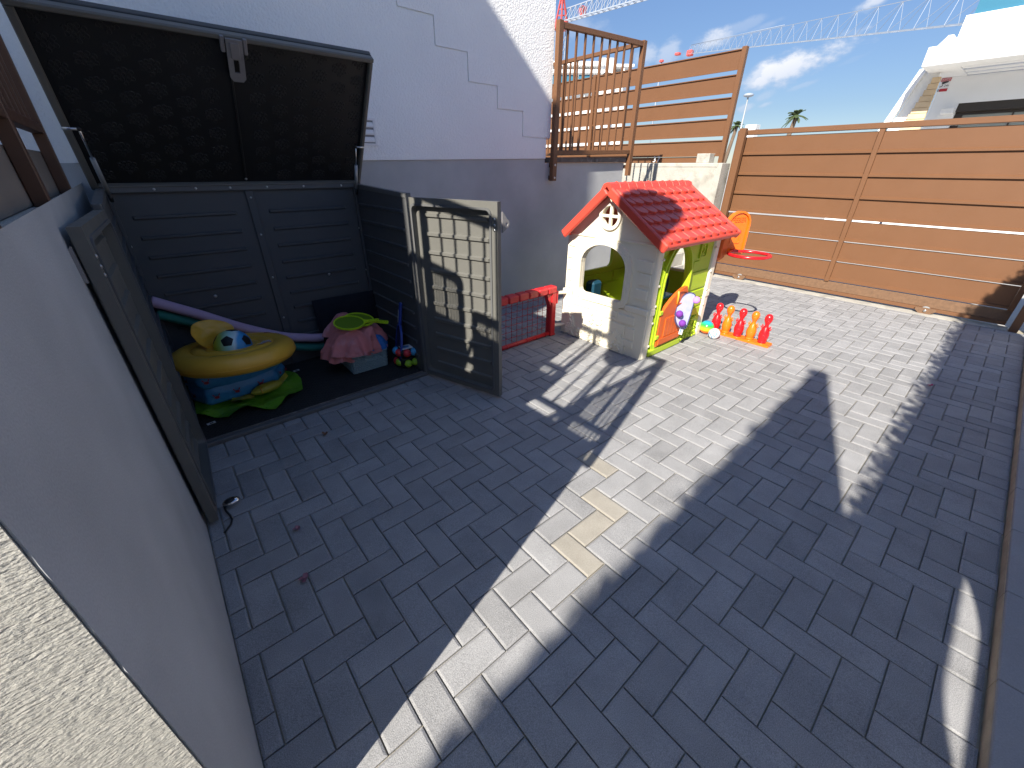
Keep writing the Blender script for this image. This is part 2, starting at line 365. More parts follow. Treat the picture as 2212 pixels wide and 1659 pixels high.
def ramp_mat(name, axis, stops, rough=.3, lo=-1.0, hi=1.0, noise=0.0):
    m = bpy.data.materials.new(name); m.use_nodes = True; nt = m.node_tree; N = nt.nodes.new; L = nt.links.new
    b = nt.nodes['Principled BSDF']; b.inputs['Roughness'].default_value = rough
    tc = N('ShaderNodeTexCoord'); d = N('ShaderNodeVectorMath'); d.operation = 'DOT_PRODUCT'; L(tc.outputs['Object'], d.inputs[0]); d.inputs[1].default_value = Vector(axis).normalized()
    mr = N('ShaderNodeMapRange'); mr.inputs[1].default_value = lo; mr.inputs[2].default_value = hi
    if noise:
        n = N('ShaderNodeTexNoise'); n.inputs['Scale'].default_value = 9; L(tc.outputs['Object'], n.inputs['Vector'])
        a = N('ShaderNodeMath'); a.operation = 'MULTIPLY_ADD'; L(n.outputs['Fac'], a.inputs[0]); a.inputs[1].default_value = noise; L(d.outputs['Value'], a.inputs[2]); L(a.outputs[0], mr.inputs[0])
    else: L(d.outputs['Value'], mr.inputs[0])
    cr = N('ShaderNodeValToRGB'); L(mr.outputs[0], cr.inputs[0]); e = cr.color_ramp.elements
    while len(e) < len(stops): e.new(.5)
    for k, (p, c) in enumerate(stops): e[k].position = p; e[k].color = (*c, 1)
    L(cr.outputs[0], b.inputs['Base Color']); return m
def sphere_patch(mb, c, r, d, up, poly, mi=0, inner=None, n=4):
    """flat print on a ball: outline poly (tangent-plane units of radius) laid on the sphere"""
    d = Vector(d).normalized(); u = Vector(up).cross(d).normalized(); w = d.cross(u); c = Vector(c)
    if not inner and len(poly) < 9:
        poly = [(a[0]+(b[0]-a[0])*t/6, a[1]+(b[1]-a[1])*t/6) for a, b in zip(poly, poly[1:]+poly[:1]) for t in range(6)]
    vs = []; fs = []; k = len(poly)
    for i in range(n+1):
        for j, p in enumerate(poly):
            q0 = inner[j] if inner else (0, 0); t = i/n
            a, b = q0[0]+(p[0]-q0[0])*t, q0[1]+(p[1]-q0[1])*t
            vs.append(c+(d+u*a+w*b).normalized()*r*1.006)
    for i in range(n):
        for j in range(k): fs.append((i*k+j, i*k+(j+1) % k, (i+1)*k+(j+1) % k, (i+1)*k+j))
    mb.add(vs, fs, mi, True)

# ================================================================== THE SETTING
YW = 3.45            # house wall plane
XL = -0.20           # face of the left wall
KY = -0.462          # face of the step on the right
gx = 6.32            # gate plane
struct('ground', MB().add([(-400, -900, -.06), (900, -900, -.06), (900, 900, -.06), (-400, 900, -.06)], [(0, 1, 2, 3)]), m_ground)
drive = struct('driveway', MB().add([(XL-.05, KY-.05, -.013), (6.36, KY-.05, -.013), (6.36, YW+.1, -.013), (XL-.05, YW+.1, -.013)], [(0, 1, 2, 3)]), m_sand)
def pavers():
    W = .1035; O = (-.143, .786); gap = .0046; CHF = .007
    bricks = []
    for i in range(-4, 70):
        for j in range(-16, 32):
            s = (i+j) % 4
            if s == 0: bricks.append((i, j, 1, 2))
            elif s == 2: bricks.append((i, j, 2, 1))
    bx0, bx1, by0, by1 = XL+.004, 6.17, KY+.004, YW-.004
    cand = []
    for (i, j, w, h) in bricks:
        x0, y0, x1, y1 = O[0]+i*W+gap/2, O[1]+j*W+gap/2, O[0]+(i+w)*W-gap/2, O[1]+(j+h)*W-gap/2
        cx0, cy0, cx1, cy1 = max(x0, bx0), max(y0, by0), min(x1, bx1), min(y1, by1)
        if cx1-cx0 < .012 or cy1-cy0 < .012: continue
        cut = (cx0, cy0, cx1, cy1) != (x0, y0, x1, y1)
        c = Vector(((cx0+cx1)/2, (cy0+cy1)/2, 0)); d = c-CAM; depth = d.dot(cF); size = -1
        hid = (-.14 < c.x < 1.28 and 2.56 < c.y) or (2.82 < c.x < 3.74 and 1.66 < c.y < 2.48)
        if depth > .05:
            px, py = CW/2+FPX*d.dot(cR)/depth, CH/2-FPX*d.dot(cU)/depth
            if -60 < px < CW+60 and -60 < py < CH+60 and not hid: size = (cx1-cx0)*(cy1-cy0)*(1.4/d.length)/d.length**2
        cand.append((size, cut, w, (cx0, cy0, cx1, cy1)))
    cand.sort(key=lambda t: -t[0])
    def paver_mb(mb, x0, y0, x1, y1, dz=0.0, tx=0.0, ty=0.0):
        e = CHF; h = .003
        t = lambda x, y, z: (x, y, z+dz+tx*(x-(x0+x1)/2)+ty*(y-(y0+y1)/2))
        vs = [t(x0, y0, -.02), t(x1, y0, -.02), t(x1, y1, -.02), t(x0, y1, -.02), t(x0, y0, -h), t(x1, y0, -h), t(x1, y1, -h), t(x0, y1, -h),
              t(x0+e, y0+e, 0), t(x1-e, y0+e, 0), t(x1-e, y1-e, 0), t(x0+e, y1-e, 0)]
        fs = [(8, 9, 10, 11)]+[(a, (a+1) % 4, 4+(a+1) % 4, 4+a) for a in range(4)]+[(4+a, 4+(a+1) % 4, 8+(a+1) % 4, 8+a) for a in range(4)]
        mb.add(vs, fs)
    full = {}
    for key, (w, h) in {1: (1, 2), 2: (2, 1)}.items():
        mb = MB(); a, b = (w*W-gap)/2, (h*W-gap)/2; paver_mb(mb, -a, -b, a, b); full[key] = mb.mesh('paver', m_paver)
    tans = [(1.49, .97), (1.26, .83), (1.07, .77), (.92, .716)]
    rest = MB(); rest_tan = MB()
    rng = random.Random(3)
    for k, (size, cut, w, (x0, y0, x1, y1)) in enumerate(cand):
        tan = any(x0 <= tx <= x1 and y0 <= ty <= y1 for tx, ty in tans); dz = rng.uniform(-.0016, .0012); t1, t2 = rng.uniform(-.008, .008), rng.uniform(-.008, .008)
        if k < 299 and size > 0:
            c = ((x0+x1)/2, (y0+y1)/2, dz)
            if cut or tan:
                mb = MB(); paver_mb(mb, x0-c[0], y0-c[1], x1-c[0], y1-c[1]); me = mb.mesh('paver', m_pavertan if tan else m_paver)
            else: me = full[w]
            piece('paver', me, drive, c, rot=(t2, -t1, 0))
        else: paver_mb(rest_tan if tan else rest, x0, y0, x1, y1, dz, t1, t2)
    part('far_pavers', rest, m_paver, drive, kind='stuff')
    if rest_tan.v: part('tan_pavers', rest_tan, m_pavertan, drive, kind='stuff')
pavers()

# step along the right edge of the driveway
step = struct('step', MB().box(-1.2, KY-1.2, -.05, 6.16, KY-.012, .040), m_conc)
rz_ = MB(); 
xs = [-1.2, -.32, .14, .60, 1.06, 1.537, 1.98, 2.42, 2.813, 3.282, 3.725, 4.17, 4.61, 5.05, 5.5, 5.94, 6.16]
for a, b in zip(xs[:-1], xs[1:]):
    part('tread_tile', MB().box(a+.0015, KY-.46, .040, b-.0015, KY-.001, .055, .003), m_tile, step)
    part('riser_tile', MB().box(a+.0015, KY-.0115, -.02, b-.0015, KY, .0395, .002), m_tan, step)

# left wall that carries the terrace, plastered on the driveway side
lw = thing('terrace_wall', 'long grey plastered wall left of the driveway with raw concrete end and top', 'wall', (-1.2, 2, 0))
part('concrete_core', MB().box(-3.4, .552, -.05, XL-.0035, YW-.002, 1.288), m_trowel, lw)
def plaster_face():
    mb = MB(); rng = random.Random(5); n = 90; vs = []; fs = []
    # sheet on the wall face, its near edge slightly ragged where the plaster was struck off
    zs = [1.325*i/n for i in range(n+1)]
    for i, z in enumerate(zs):
        y = .5535+.0016*mnoise.noise(Vector((0, 0, z*14)))+.0016*mnoise.noise(Vector((3, 0, z*47)))
        vs += [(XL, y, z-.03), (XL, YW-.003, z-.03+.02), (XL-.003, y+.002, z-.03)]
    for i in range(n):
        a, b = i*3, (i+1)*3; fs += [(a, a+1, b+1, b), (a, b, b+2, a+2)]
    mb.add(vs, fs)
    return mb
part('plaster_face', plaster_face(), m_grey, lw)
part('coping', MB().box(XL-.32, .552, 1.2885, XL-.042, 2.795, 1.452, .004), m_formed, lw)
struct('terrace', MB().box(-9, .56, 1.15, XL-.305, YW-.006, 1.2895), m_terr)

def railing_panel(root, p0, p1, z0, z1, nbars, posts=(), m=m_brownd, bar=.016, ztop=None, prail=(.03, .04)):
    p0, p1 = Vector(p0), Vector(p1); d = (p1-p0); ln = d.length; d.normalize(); w = Vector((-d.y, d.x, 0))
    def member(a, b, zlo, zhi, t):  # from distance a to b along the panel
        mb = MB(); mb.obox(p0+d*a-w*t/2+Z*zlo, d*(b-a), w*t, Z*(zhi-zlo), .002); return mb
    part('top_rail', member(0, ln, z1-.04, z1, .04), m, root)
    part('bottom_rail', member(0, ln, z0, z0+.035, .036), m, root)
    for i in range(nbars):
        a = ln*(i+1)/(nbars+1); part('bar', member(a-bar/2, a+bar/2, z0+.035, z1-.04, bar), m, root)
lr = thing('left_railing', 'dark brown steel railing with thin bars on top of the left wall', 'railing', (XL, 1.9, 1.29))
lr.name = 'terrace_railing'; ORG['terrace_railing'] = Vector((XL, 1.9, 1.29))
ZRT, ZRB = 2.50, 1.515
railing_panel(lr, (-.222, .55, 0), (-.222, 2.74, 0), ZRB, ZRT, 18)
railing_panel(lr, (-.235, .525, 0), (-2.3, .525, 0), ZRB, ZRT, 19)
for y in (.505, 1.155, 1.947, 2.739): part('post', MB().box(-.2405, y, 1.288, -.2005, y+.042, ZRT+.004, .003), m_brownd, lr)
for x in (-1.2, -2.3): part('post', MB().box(x-.03, .50, 1.29, x+.03, .548, ZRT+.004, .003), m_brownd, lr)

# the house wall ahead
hs = thing('house', 'white rendered house wall over a dark grey plinth, with stepped groove', 'house', (1.6, YW+1, 0))
def zb(x): return 1.412+(1.487-1.412)*(x+.2)/3.6     # the paint line climbs slightly to the right
XH = 3.447
part('white_wall', MB().plate([(-5, 1.35), (-.2, zb(-.2)), (3.39, zb(3.39)), (3.39, 1.662), (XH, 1.662), (XH, 2.95), (1.0, 4.55), (-5, 4.55)], [], (0, YW, 0), X, Z, Y, .30), m_white, hs)
part('grey_plinth', MB().plate([(-5, -.1), (4.77, -.1), (4.77, 1.467), (3.39, 1.448), (3.388, zb(3.388)-.0005), (-.2, zb(-.2)-.0005), (-5, 1.348)], [], (0, YW-.004, 0), X, Z, Y, .26), m_grey, hs)
def stair_band():
    # slightly raised render band below the stepped line: its edge is the thin stepped groove of shadow
    st = [(1.22, 2.62), (1.53, 2.62), (1.53, 2.41+.205), (1.836, 2.615), (1.836, 2.409), (2.133, 2.409), (2.133, 2.229), (2.436, 2.229), (2.436, 2.033), (2.748, 2.033), (2.748, 1.867), (3.058, 1.867), (3.058, 1.662), (3.39, 1.662)]
    st = [(.92, 2.82), (1.22, 2.82)]+st
    g = .011; low = [(3.39, zb(3.39)+.001), (-.19, zb(-.19)+.001), (-.19, 3.4), (.92, 3.4)]
    lower = MB().plate(st+low, [], (0, YW-.014, 0), X, Z, Y, .0135)
    up = [(p[0]+g, p[1]+g) for p in st]; up[0] = (.92+g, 4.5); up[-1] = (XH-.002, 1.662+g)
    upper = MB().plate(up+[(XH-.002, 2.94), (1.06, 4.5)], [], (0, YW-.014, 0), X, Z, Y, .0135)
    return lower, upper
for band in stair_band(): part('render_band', band, m_white, hs)
vt = part('vent', MB().plate([(1.33, 1.545), (1.556, 1.545), (1.556, 1.725), (1.33, 1.725)], [[(1.345, 1.56), (1.345, 1.71), (1.541, 1.71), (1.541, 1.56)]], (0, YW-.022, 0), X, Z, Y, .0075), m_white2, hs)
for z in (1.568, 1.616, 1.664):
    part('slat', MB().obox((1.346, YW-.021, z), (.194, 0, 0), (0, .005, .022), (0, -.0012, .012)), m_white2, vt)
part('vent_back', MB().box(1.346, YW-.0150, 1.561, 1.54, YW-.0144, 1.709), m_tile, vt)
cx = [3.46, 3.60, 4.17, 4.79]
for a, b in zip(cx[:-1], cx[1:]):
    z0 = 1.449+.019*(a-3.4)/1.37; part('coping_stone', MB().obox((a+.0015, YW-.030, z0+.001), (b-a-.003, 0, .019*(b-a)/1.37), (0, .34, 0), (0, 0, .050), .004), m_coping, hs)
struct('upper_terrace', MB().box(XH, YW+.26, 1.0, 4.76, YW+7, 1.44), m_terr)

fr = thing('corner_railing', 'brown steel railing wrapping the corner of the raised terrace beside the white house', 'railing', (4.1, YW-.05, 1.28))
fr['label'] = 'brown steel railing around the terrace corner between white house and slatted fence'
fy = 3.40
def front_rail():
    zt = 2.585
    part('post', MB().box(3.44, fy-.03, 1.28, 3.50, fy+.02, 2.60, .003), m_brown, fr)
    part('post', MB().box(4.775, fy-.03, 1.322, 4.835, fy+.02, 2.645, .003), m_brown, fr)
    part('top_rail', MB().obox((3.50, fy-.025, 2.545), (1.275, 0, .045), (0, .04, 0), (0, 0, .045), .003), m_brown, fr)
    part('bottom_rail', MB().obox((3.50, fy-.022, 1.525), (1.275, 0, .035), (0, .035, 0), (0, 0, .04), .003), m_brown, fr)
    for i in range(9):
        x = 3.575+i*.127; z = (x-3.5)/1.275
        part('bar', MB().box(x, fy-.012, 1.563+.035*z, x+.018, fy+.006, 2.546+.045*z), m_brown, fr)
    part('top_rail', MB().box(4.787, fy+.021, 2.60, 4.827, 6.6, 2.64, .003), m_brown, fr)
    part('bottom_rail', MB().box(4.79, fy+.021, 1.56, 4.825, 6.6, 1.595, .003), m_brown, fr)
    for i in range(26):
        y = fy+.125+i*.118
        part('bar', MB().box(4.799, y, 1.596, 4.817, y+.018, 2.599), m_brown, fr)
    for z in (1.31, 1.43):
        part('bracket', MB().box(3.452, fy+.021, z-.02, 3.488, YW-.005, z+.02), m_brownd, fr)
        part('bolt', MB().lathe([(.011, 0), (.011, .004), (.006, .006)], (3.470, fy-.030, z), 10, mat=Matrix.Rotation(R_(90), 3, 'X')), m_steel, fr)
    part('bracket', MB().box(4.775, fy+.021, 1.40, 4.80, YW+.03, 1.44), m_brownd, fr)
front_rail()

# raw concrete boundary wall with the slatted fence on it
XC = 6.0
cw = thing('boundary_wall', 'stained raw concrete boundary wall behind the playhouse, below the slatted fence', 'wall', (XC+.12, 5.3, 0))
part('wall_body', MB().box(XC, 2.785, -.08, XC+.24, 9.5, 1.472, .006), m_conc, cw)
part('cast_lip', MB().box(XC-.006, 2.84, 1.425, XC-.0005, 9.5, 1.466, .002), m_conc, cw)
part('concrete_stub', MB().box(XC+.02, 2.985, 1.4725, XC+.17, 3.165, 1.585, .004), m_conc, cw)
sb = thing('concrete_block', 'low two tier pale concrete block against the foot of the boundary wall', 'block', (5.6, 3.3, 0))
part('upper_tier', MB().box(5.2, 3.06, .125, XC-.002, 3.42, .30, .004), m_conc, sb); part('lower_tier', MB().box(5.1, 3.03, -.02, XC-.002, 3.43, .1245, .004), m_ground, sb)
fe = thing('slatted_fence', 'tall brown fence of wide horizontal metal slats with light showing between', 'fence', (6.18, 5.2, 1.47))
XF = 6.17
for (a, b) in ((2.487, 2.690), (2.252, 2.440), (2.022, 2.208), (1.787, 1.981), (1.556, 1.742)):
    for (ya, yb) in ((2.912, 5.16), (5.22, 7.4), (7.46, 9.4)):
        mb = MB().prism([(0, a), (-.012, a), (-.022, a-.004), (-.022, a+.012), (-.004, a+.02), (-.004, b-.016), (-.020, b-.010), (-.020, b), (.012, b), (.012, a)], (XF, ya, 0), X, Z, (0, yb-ya, 0))
        part('slat', mb, m_brown, fe)
part('slat', MB().box(XF-.004, 3.20, 1.477, XF+.01, 9.4, 1.548, .002), m_brown, fe)
for y in (2.862, 5.162, 7.402): part('post', MB().box(XF-.035, y, 1.473, XF+.03, y+.056, 2.707, .003), m_brown, fe)
hn = thing('house_number', 'small white metal house number 37 on the brown fence', 'house number', (6.14, 3.95, 1.50))
for ch, y in (('3', 3.885), ('7', 3.82)):
    part('digit', lettering(ch, .105, .006, (XF-.032, y, 1.488), -Y, Z, -X), m_white2, hn)

# sliding gate
gt = thing('sliding_gate', 'brown metal sliding gate of wide horizontal boards at the end of the driveway', 'gate', (gx, 1.25, 0))
def gate():
    y0, y1 = -.30, 2.80
    part('top_rail', MB().box(gx-.04, y0, 1.79, gx+.03, y1, 1.845, .004), m_brown, gt)
    part('bottom_rail', MB().box(gx-.03, y0, .025, gx+.03, y1, .062, .003), m_brown, gt)
    part('bottom_rail', MB().box(gx-.018, y0, .0625, gx+.018, y1, .168, .003), m_dust, gt)
    zs = [.196, .418, .650, .884, 1.118, 1.345, 1.578, 1.772]
    gap = [0, .022, .022, .030, .004, .004, .004]
    for i in range(7):
        a, b = zs[i]+gap[i]*.5, zs[i+1]-(gap[i+1]*.5 if i < 6 else 0)-.004
        for (ya, yb) in ((y0+.045, 1.262), (1.312, y1-.045)):
            mb = MB().prism([(.012, a), (-.010, a), (-.026, a-.014), (-.026, a+.006), (-.004, a+.018), (-.004, b-.004), (-.010, b), (.012, b)], (gx, ya, 0), X, Z, (0, yb-ya, 0))
            part('board', mb, m_brown, gt)
    for y in (y0, 1.2625, y1-.044): part('stile', MB().box(gx-.034, y, .1685, gx+.02, y+.049 if y > 1 and y < 2 else y+.044, 1.7895, .003), m_brown, gt)
    for y in (.305, 2.31):
        w = part('wheel_housing', MB().prism([(-.085, .062), (.085, .062), (.085, .035), (.04, -.004), (-.04, -.004), (-.085, .035)], (gx-.062, y, 0), -Y, Z, (.022, 0, 0)), m_dust, gt)
        part('wheel', MB().lathe([(.042, 0), (.042, .006), (.034, .010), (.034, .018), (.042, .022), (.042, .03)], (gx-.034, y, .034), 18, mat=Matrix.Rotation(R_(90), 3, 'Y')), m_greypole, w)
        part('axle', MB().lathe([(.014, 0), (.014, .008), (.009, .010)], (gx-.062, y, .034), 12, mat=Matrix.Rotation(R_(-90), 3, 'Y')), m_steel, w)
gate()
struct('gate_track', MB().box(6.18, -.33, -.05, 6.36, 2.80, .001), m_conc)
gp = thing('gate_post', 'brown square steel post holding the closed left end of the gate', 'post', (6.2, 2.70, 0))
part('shaft', MB().box(6.165, 2.655, 0, 6.235, 2.735, 1.86, .003), m_brown, gp); part('stop_plate', MB().box(6.236, 2.70, .4, 6.26, 2.73, 1.7), m_brownd, gp)
part('white_clip', MB().box(6.24, 2.69, 1.80, 6.27, 2.72, 1.85, .003), m_white2, gp)
g2 = thing('gate_post', 'dark shaded steel post at the right end of the gate', 'post', (6.2, -.35, 0))
part('shaft', MB().box(6.165, -.395, 0, 6.245, -.335, 1.9, .003), m_brown, g2); part('cap', MB().box(6.16, -.40, 1.9005, 6.25, -.33, 1.915, .003), m_brown, g2)
ew = solo('end_wall', MB().box(6.17, -2.4, -.05, 6.42, -.47, 1.5, .005), m_conc, 'raw concrete wall at the right end of the gate', 'wall')

# ================================================================== STORAGE SHED
SX0, SX1, SF, SB = -.142, 1.305, 2.53, 3.36       # left, right, front, back
sh = thing('storage_shed', 'open dark grey resin garden storage shed with raised lid and two open doors', 'shed', ((SX0+SX1)/2, (SF+SB)/2, 0))
def rib(mb, x0, x1, z, y, h=.022, d=.010):
    mb.plate([(x0, z-h/2), (x1, z-h/2), (x1, z+h/2), (x0, z+h/2)], [], (0, y, 0), X, Z, (0, 0, 0), 0)
def ribs_box(o, a, z, n, h=.024, d=.011):
    """raised bar: o point at its start on the face, a its length vector, n outward normal"""
    mb = MB(); o, a, n = Vector(o)+Z*(z-h/2), Vector(a), Vector(n); up = Z*h; e = a.normalized()*d*.7
    b = [o, o+a, o+a+up, o+up]; t = [o+n*d+e+Z*d*.6, o+a+n*d-e+Z*d*.6, o+a+up+n*d-e-Z*d*.5, o+up+n*d+e-Z*d*.5]
    mb.add(b+t, [(4, 5, 6, 7)]+[(i, (i+1) % 4, 4+(i+1) % 4, 4+i) for i in range(4)]); return mb
def rivet(root, p, n, r=.008):
    q = Vector(n).to_track_quat('Z', 'Y').to_matrix()
    part('rivet', MB().lathe([(r, 0), (r*.85, r*.3), (r*.4, r*.5), (1e-5, r*.55)], p, 10, mat=q), m_steel, root)
def shed():
    yb = SB-.022
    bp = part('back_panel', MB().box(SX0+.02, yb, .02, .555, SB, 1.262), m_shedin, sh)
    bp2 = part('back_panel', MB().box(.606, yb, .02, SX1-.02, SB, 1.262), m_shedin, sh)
    for k in range(10):
        z = 1.132-.1125*k
        part('rib', ribs_box((-.046, yb-.0002, 0), (.526, 0, 0), z, (0, -1, 0)), m_shedin, bp)
        part('rib', ribs_box((.668, yb-.0002, 0), (.526, 0, 0), z, (0, -1, 0)), m_shedin, bp2)
    part('centre_strip', MB().box(.5555, yb-.016, .02, .6055, SB, 1.262, .004), m_shedin, sh)
    part('top_strip', MB().box(SX0+.02, yb-.022, 1.2625, SX1-.02, SB+.004, 1.30, .005), m_shed, sh)
    for x in (-.105, .10, .30, .48, .69, .92, 1.18): rivet(sh, (x, yb-.0225, 1.281), -Y, .007)
    for z in (1.22, .99, .70, .40): rivet(sh, (.5805, yb-.0165, z), -Y, .007)
    for x, z in ((.213, .626), (.975, .662)): rivet(sh, (x, yb-.001, z), -Y, .011)
    for nm, x0, s in (('left', SX0, 1), ('right', SX1, -1)):
        xi = x0+s*.022; a, b = min(x0, xi), max(x0, xi)
        # side wall slopes: 1.262 at the back, 1.242 at the front
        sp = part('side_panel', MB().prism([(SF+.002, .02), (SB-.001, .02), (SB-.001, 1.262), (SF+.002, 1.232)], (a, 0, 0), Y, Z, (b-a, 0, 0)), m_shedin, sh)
        for k in range(10): part('rib', ribs_box((xi+s*.0002, SF+.05, 0), (0, .70, 0), 1.15-.1125*k, (s, 0, 0)), m_shedin, sp)
        part('top_edge', MB().prism([(SF-.012, 1.233), (SB-.02, 1.264), (SB-.02, 1.292), (SF-.012, 1.258)], (a-.006, 0, 0), Y, Z, (b-a+.014, 0, 0)), m_shed, sh)
        part('corner_strip', MB().box(xi+(0 if s > 0 else -.018), yb-.030, .02, xi+(.018 if s > 0 else 0), yb-.0005, 1.262, .003), m_shedin, sh)
        part('door_jamb', MB().box(a-.004, SF-.028, .0, b+.004, SF+.001, 1.262, .004), m_shed, sh)
        for z in (.98, .66): rivet(sh, (xi+s*.018, yb-.015, z), (s, 0, 0), .007)
    part('floor', MB().box(SX0, SF, -.002, SX1, SB, .018), m_black, sh)
    part('threshold', MB().box(SX0+.01, SF-.035, .0, SX1-.01, SF-.0005, .026, .004), m_shed, sh)
    part('dusty_edge', MB().box(SX0+.03, SF+.004, .0185, SX1-.03, SF+.020, .0265, .003), m_coping, sh)
    # lid: hinged at the back, leaning over the box
    h = Vector((0, SB-.012, 1.298)); tip = Vector((0, 2.845, 1.985)); u = (tip-h).normalized(); n = Vector((0, -u.z, u.y)); n = n if n.z < 0 else -n
    L = (tip-h).length; x0, x1 = SX0-.022, SX1+.022
    P = lambda x, a, b: Vector((x, 0, 0))+h+u*a+n*b
    def lbox(xa, xb, a0, a1, b0, b1, c=.004): return MB().obox(P(xa, a0, b0), (xb-xa, 0, 0), u*(a1-a0), n*(b1-b0), c)
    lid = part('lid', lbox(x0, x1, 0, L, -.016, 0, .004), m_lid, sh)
    part('lid_rim', lbox(x0, x1, L-.028, L, .0002, .038, .006), m_lidf, lid)
    part('lid_rim', lbox(x0, x0+.030, .0, L-.0285, .0002, .032, .005), m_lidf, lid)
    part('lid_rim', lbox(x1-.022, x1, .0, L-.0285, .0002, .032, .005), m_lidf, lid)
    part('lid_rim', lbox(x0+.0305, x1-.0225, .0, .024, .0002, .030, .004), m_lidf, lid)
    part('lid_top_skin', lbox(x0-.003, x1+.003, -.004, L+.006, -.034, -.0165, .008), m_shed, lid)
    part('centre_seam', lbox(.574, .588, .03, L-.03, .0002, .008, .003), m_lid, lid)
    mb = MB(); rng = random.Random(2); N = 9
    def cup(x, a, r=.0088):
        k0 = len(mb.v); vs = []
        for (rr, bb) in ((r*1.28, .0002), (r*1.1, .0034), (r*.86, .0034), (r*.70, .0004)):
            for j in range(N): g = 2*math.pi*j/N; vs.append(P(x+rr*math.cos(g), a+rr*math.sin(g), bb))
        mb.add(vs, [(i*N+j, i*N+(j+1) % N, (i+1)*N+(j+1) % N, (i+1)*N+j) for i in range(3) for j in range(N)], 0, True)
    cl = [(-1.5, .5), (-.5, 1), (.5, 1.2), (1.5, .8), (-1, 0), (0, .2), (1, .1), (-1.5, -.7), (-.5, -.8), (.6, -.9), (1.5, -.6), (0, -1.7)]
    for i in range(13):
        for j in range(8):
            cx_ = x0+.075+i*.112; cy_ = .07+j*.105+(.052 if i % 2 else 0)
            if abs(cx_-.581) < .05: continue
            for (p, q) in cl:
                xx, aa = cx_+p*.0205, cy_+q*.0205
                if x0+.045 < xx < x1-.038 and .035 < aa < L-.045: cup(xx, aa)
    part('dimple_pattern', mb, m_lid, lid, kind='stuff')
    # clasp
    cl_ = part('clasp', MB().plate([(-.036, 0), (.036, 0), (.036, -.175), (.022, -.192), (-.022, -.192), (-.036, -.175)], [[(-.012, -.09), (.012, -.09), (.012, -.15), (-.012, -.15)]], P(.603, L-.012, .040), X, u, n, .010), m_latch, sh)
    part('clasp_ridge', MB().obox(P(.603-.020, L-.095, .0502), (.040, 0, 0), u*.07, n*.005, .002), m_latch, cl_)
    for dx in (-.058, .040): part('clasp_ear', MB().obox(P(.603+dx, L-.075, .028), (.018, 0, 0), u*.07, n*.02, .003), m_latch, cl_)
    rivet(sh, P(.581, .045, .0085), n, .008)
    # gas struts
    for x, top, bot in ((1.262, (3.136, 1.521), (3.247, 1.262)), (-.098, (2.90, 1.545), (3.175, 1.27))):
        a, b = Vector((x, top[0], top[1])), Vector((x, bot[0], bot[1])); mid = a.lerp(b, .42)
        st = part('gas_strut', MB().tube([mid, b], .0105, 12), m_greypole, sh); part('rod', MB().tube([a, mid], .0045, 10), m_steel, st)
        part('end_socket', MB().ball(a, .009, 10, 6), m_black, st); part('end_socket', MB().tube([b, b+Vector((0, .01, -.04))], .009, 8), m_black, st)
        e = Vector((x1-.01 if x > 0 else x0+.01, a.y, a.z)); part('bracket_pin', MB().tube([a, e], .006, 8), m_steel, st)
shed()
def shed_door(hinge, free, inner, label):
    """one door leaf: hinge and free points on the ground, inner = side of its inner face"""
    a, b = Vector((*hinge, 0)), Vector((*free, 0)); d = (b-a); W = d.length; d.normalize(); n = Vector((d.y, -d.x, 0)); n = n if n.dot(Vector(inner)) > 0 else -n
    z0, z1 = .018, 1.238; f = .052; t = .034; o = a+Z*0
    dr = part('door', MB().plate([(0, z0), (W, z0), (W, z1), (0, z1)], [rounded(f*.62, z0+.04, W-f, z1-.045, .028)], o-n*t, d, Z, n, t), m_door, sh, label=label)
    ring = rounded(f*.62-.012, z0+.028, W-f+.012, z1-.033, .034); ring2 = rounded(f*.62+.001, z0+.041, W-f-.001, z1-.046, .027)
    part('inner_bead', MB().plate(ring, [ring2], o+n*.0003, d, Z, n, .006), m_shed, dr)
    part('panel', MB().plate([(f*.62-.004, z0+.036), (W-f+.004, z0+.036), (W-f+.004, z1-.041), (f*.62-.004, z1-.041)], [], o-n*(t+.012), d, Z, n, .0118), m_door, dr)
    for k in range(10): part('rib', ribs_box(o+d*.112-n*t*1.004, d*(W-.186), 1.139-.1125*k, n, .030, .013), m_door, dr)
    for z in (1.148, 1.117, 1.090): rivet(dr, o+d*(W-.020)+Z*z+n*.0003, n, .0078)
    tb = MB().plate([(0, 1.185), (.004, 1.185), (.03, 1.15), (.046, 1.135), (.050, 1.12), (.044, 1.105), (.03, 1.095), (.004, 1.075), (0, 1.075)], [circle(.030, 1.119, .010, 14)], o+d*W-n*(t+.006), (d*.35-n*.94).normalized(), Z, d, .007)
    part('latch_tab', tb, m_latch, dr)
    return dr
shed_door((1.285, 2.512), (1.489, 1.868), (-1, -.3, 0), None)
shed_door((-.112, 2.512), (-.150, 1.822), (1, 0, 0), None)
def matmesh():
    x0, x1, y0, y1 = SX0+.03, SX1-.03, SF+.022, SB-.03
    mb = MB().box(x0, y0, .0185, x1, y1, .0225); nx, ny = 96, 44
    for i in range(nx):
        for j in range(ny):
            if (i+j) % 2: continue
            x, y = x0+(x1-x0)*i/nx, y0+(y1-y0)*j/ny; w, h = (x1-x0)/nx, (y1-y0)/ny
            mb.add([(x, y, .0226), (x+w, y, .0226), (x+w, y+h, .0226), (x, y+h, .0226), (x+w*.25, y+h*.25, .0255), (x+w*.75, y+h*.25, .0255), (x+w*.75, y+h*.75, .0255), (x+w*.25, y+h*.75, .0255)], [(4, 5, 6, 7), (0, 1, 5, 4), (1, 2, 6, 5), (2, 3, 7, 6), (3, 0, 4, 7)])
    return mb
fm = thing('floor_mat', 'black studded rubber mat covering the shed floor', 'mat', (.58, 2.95, .0185))
part('studs', matmesh(), m_mat, fm)
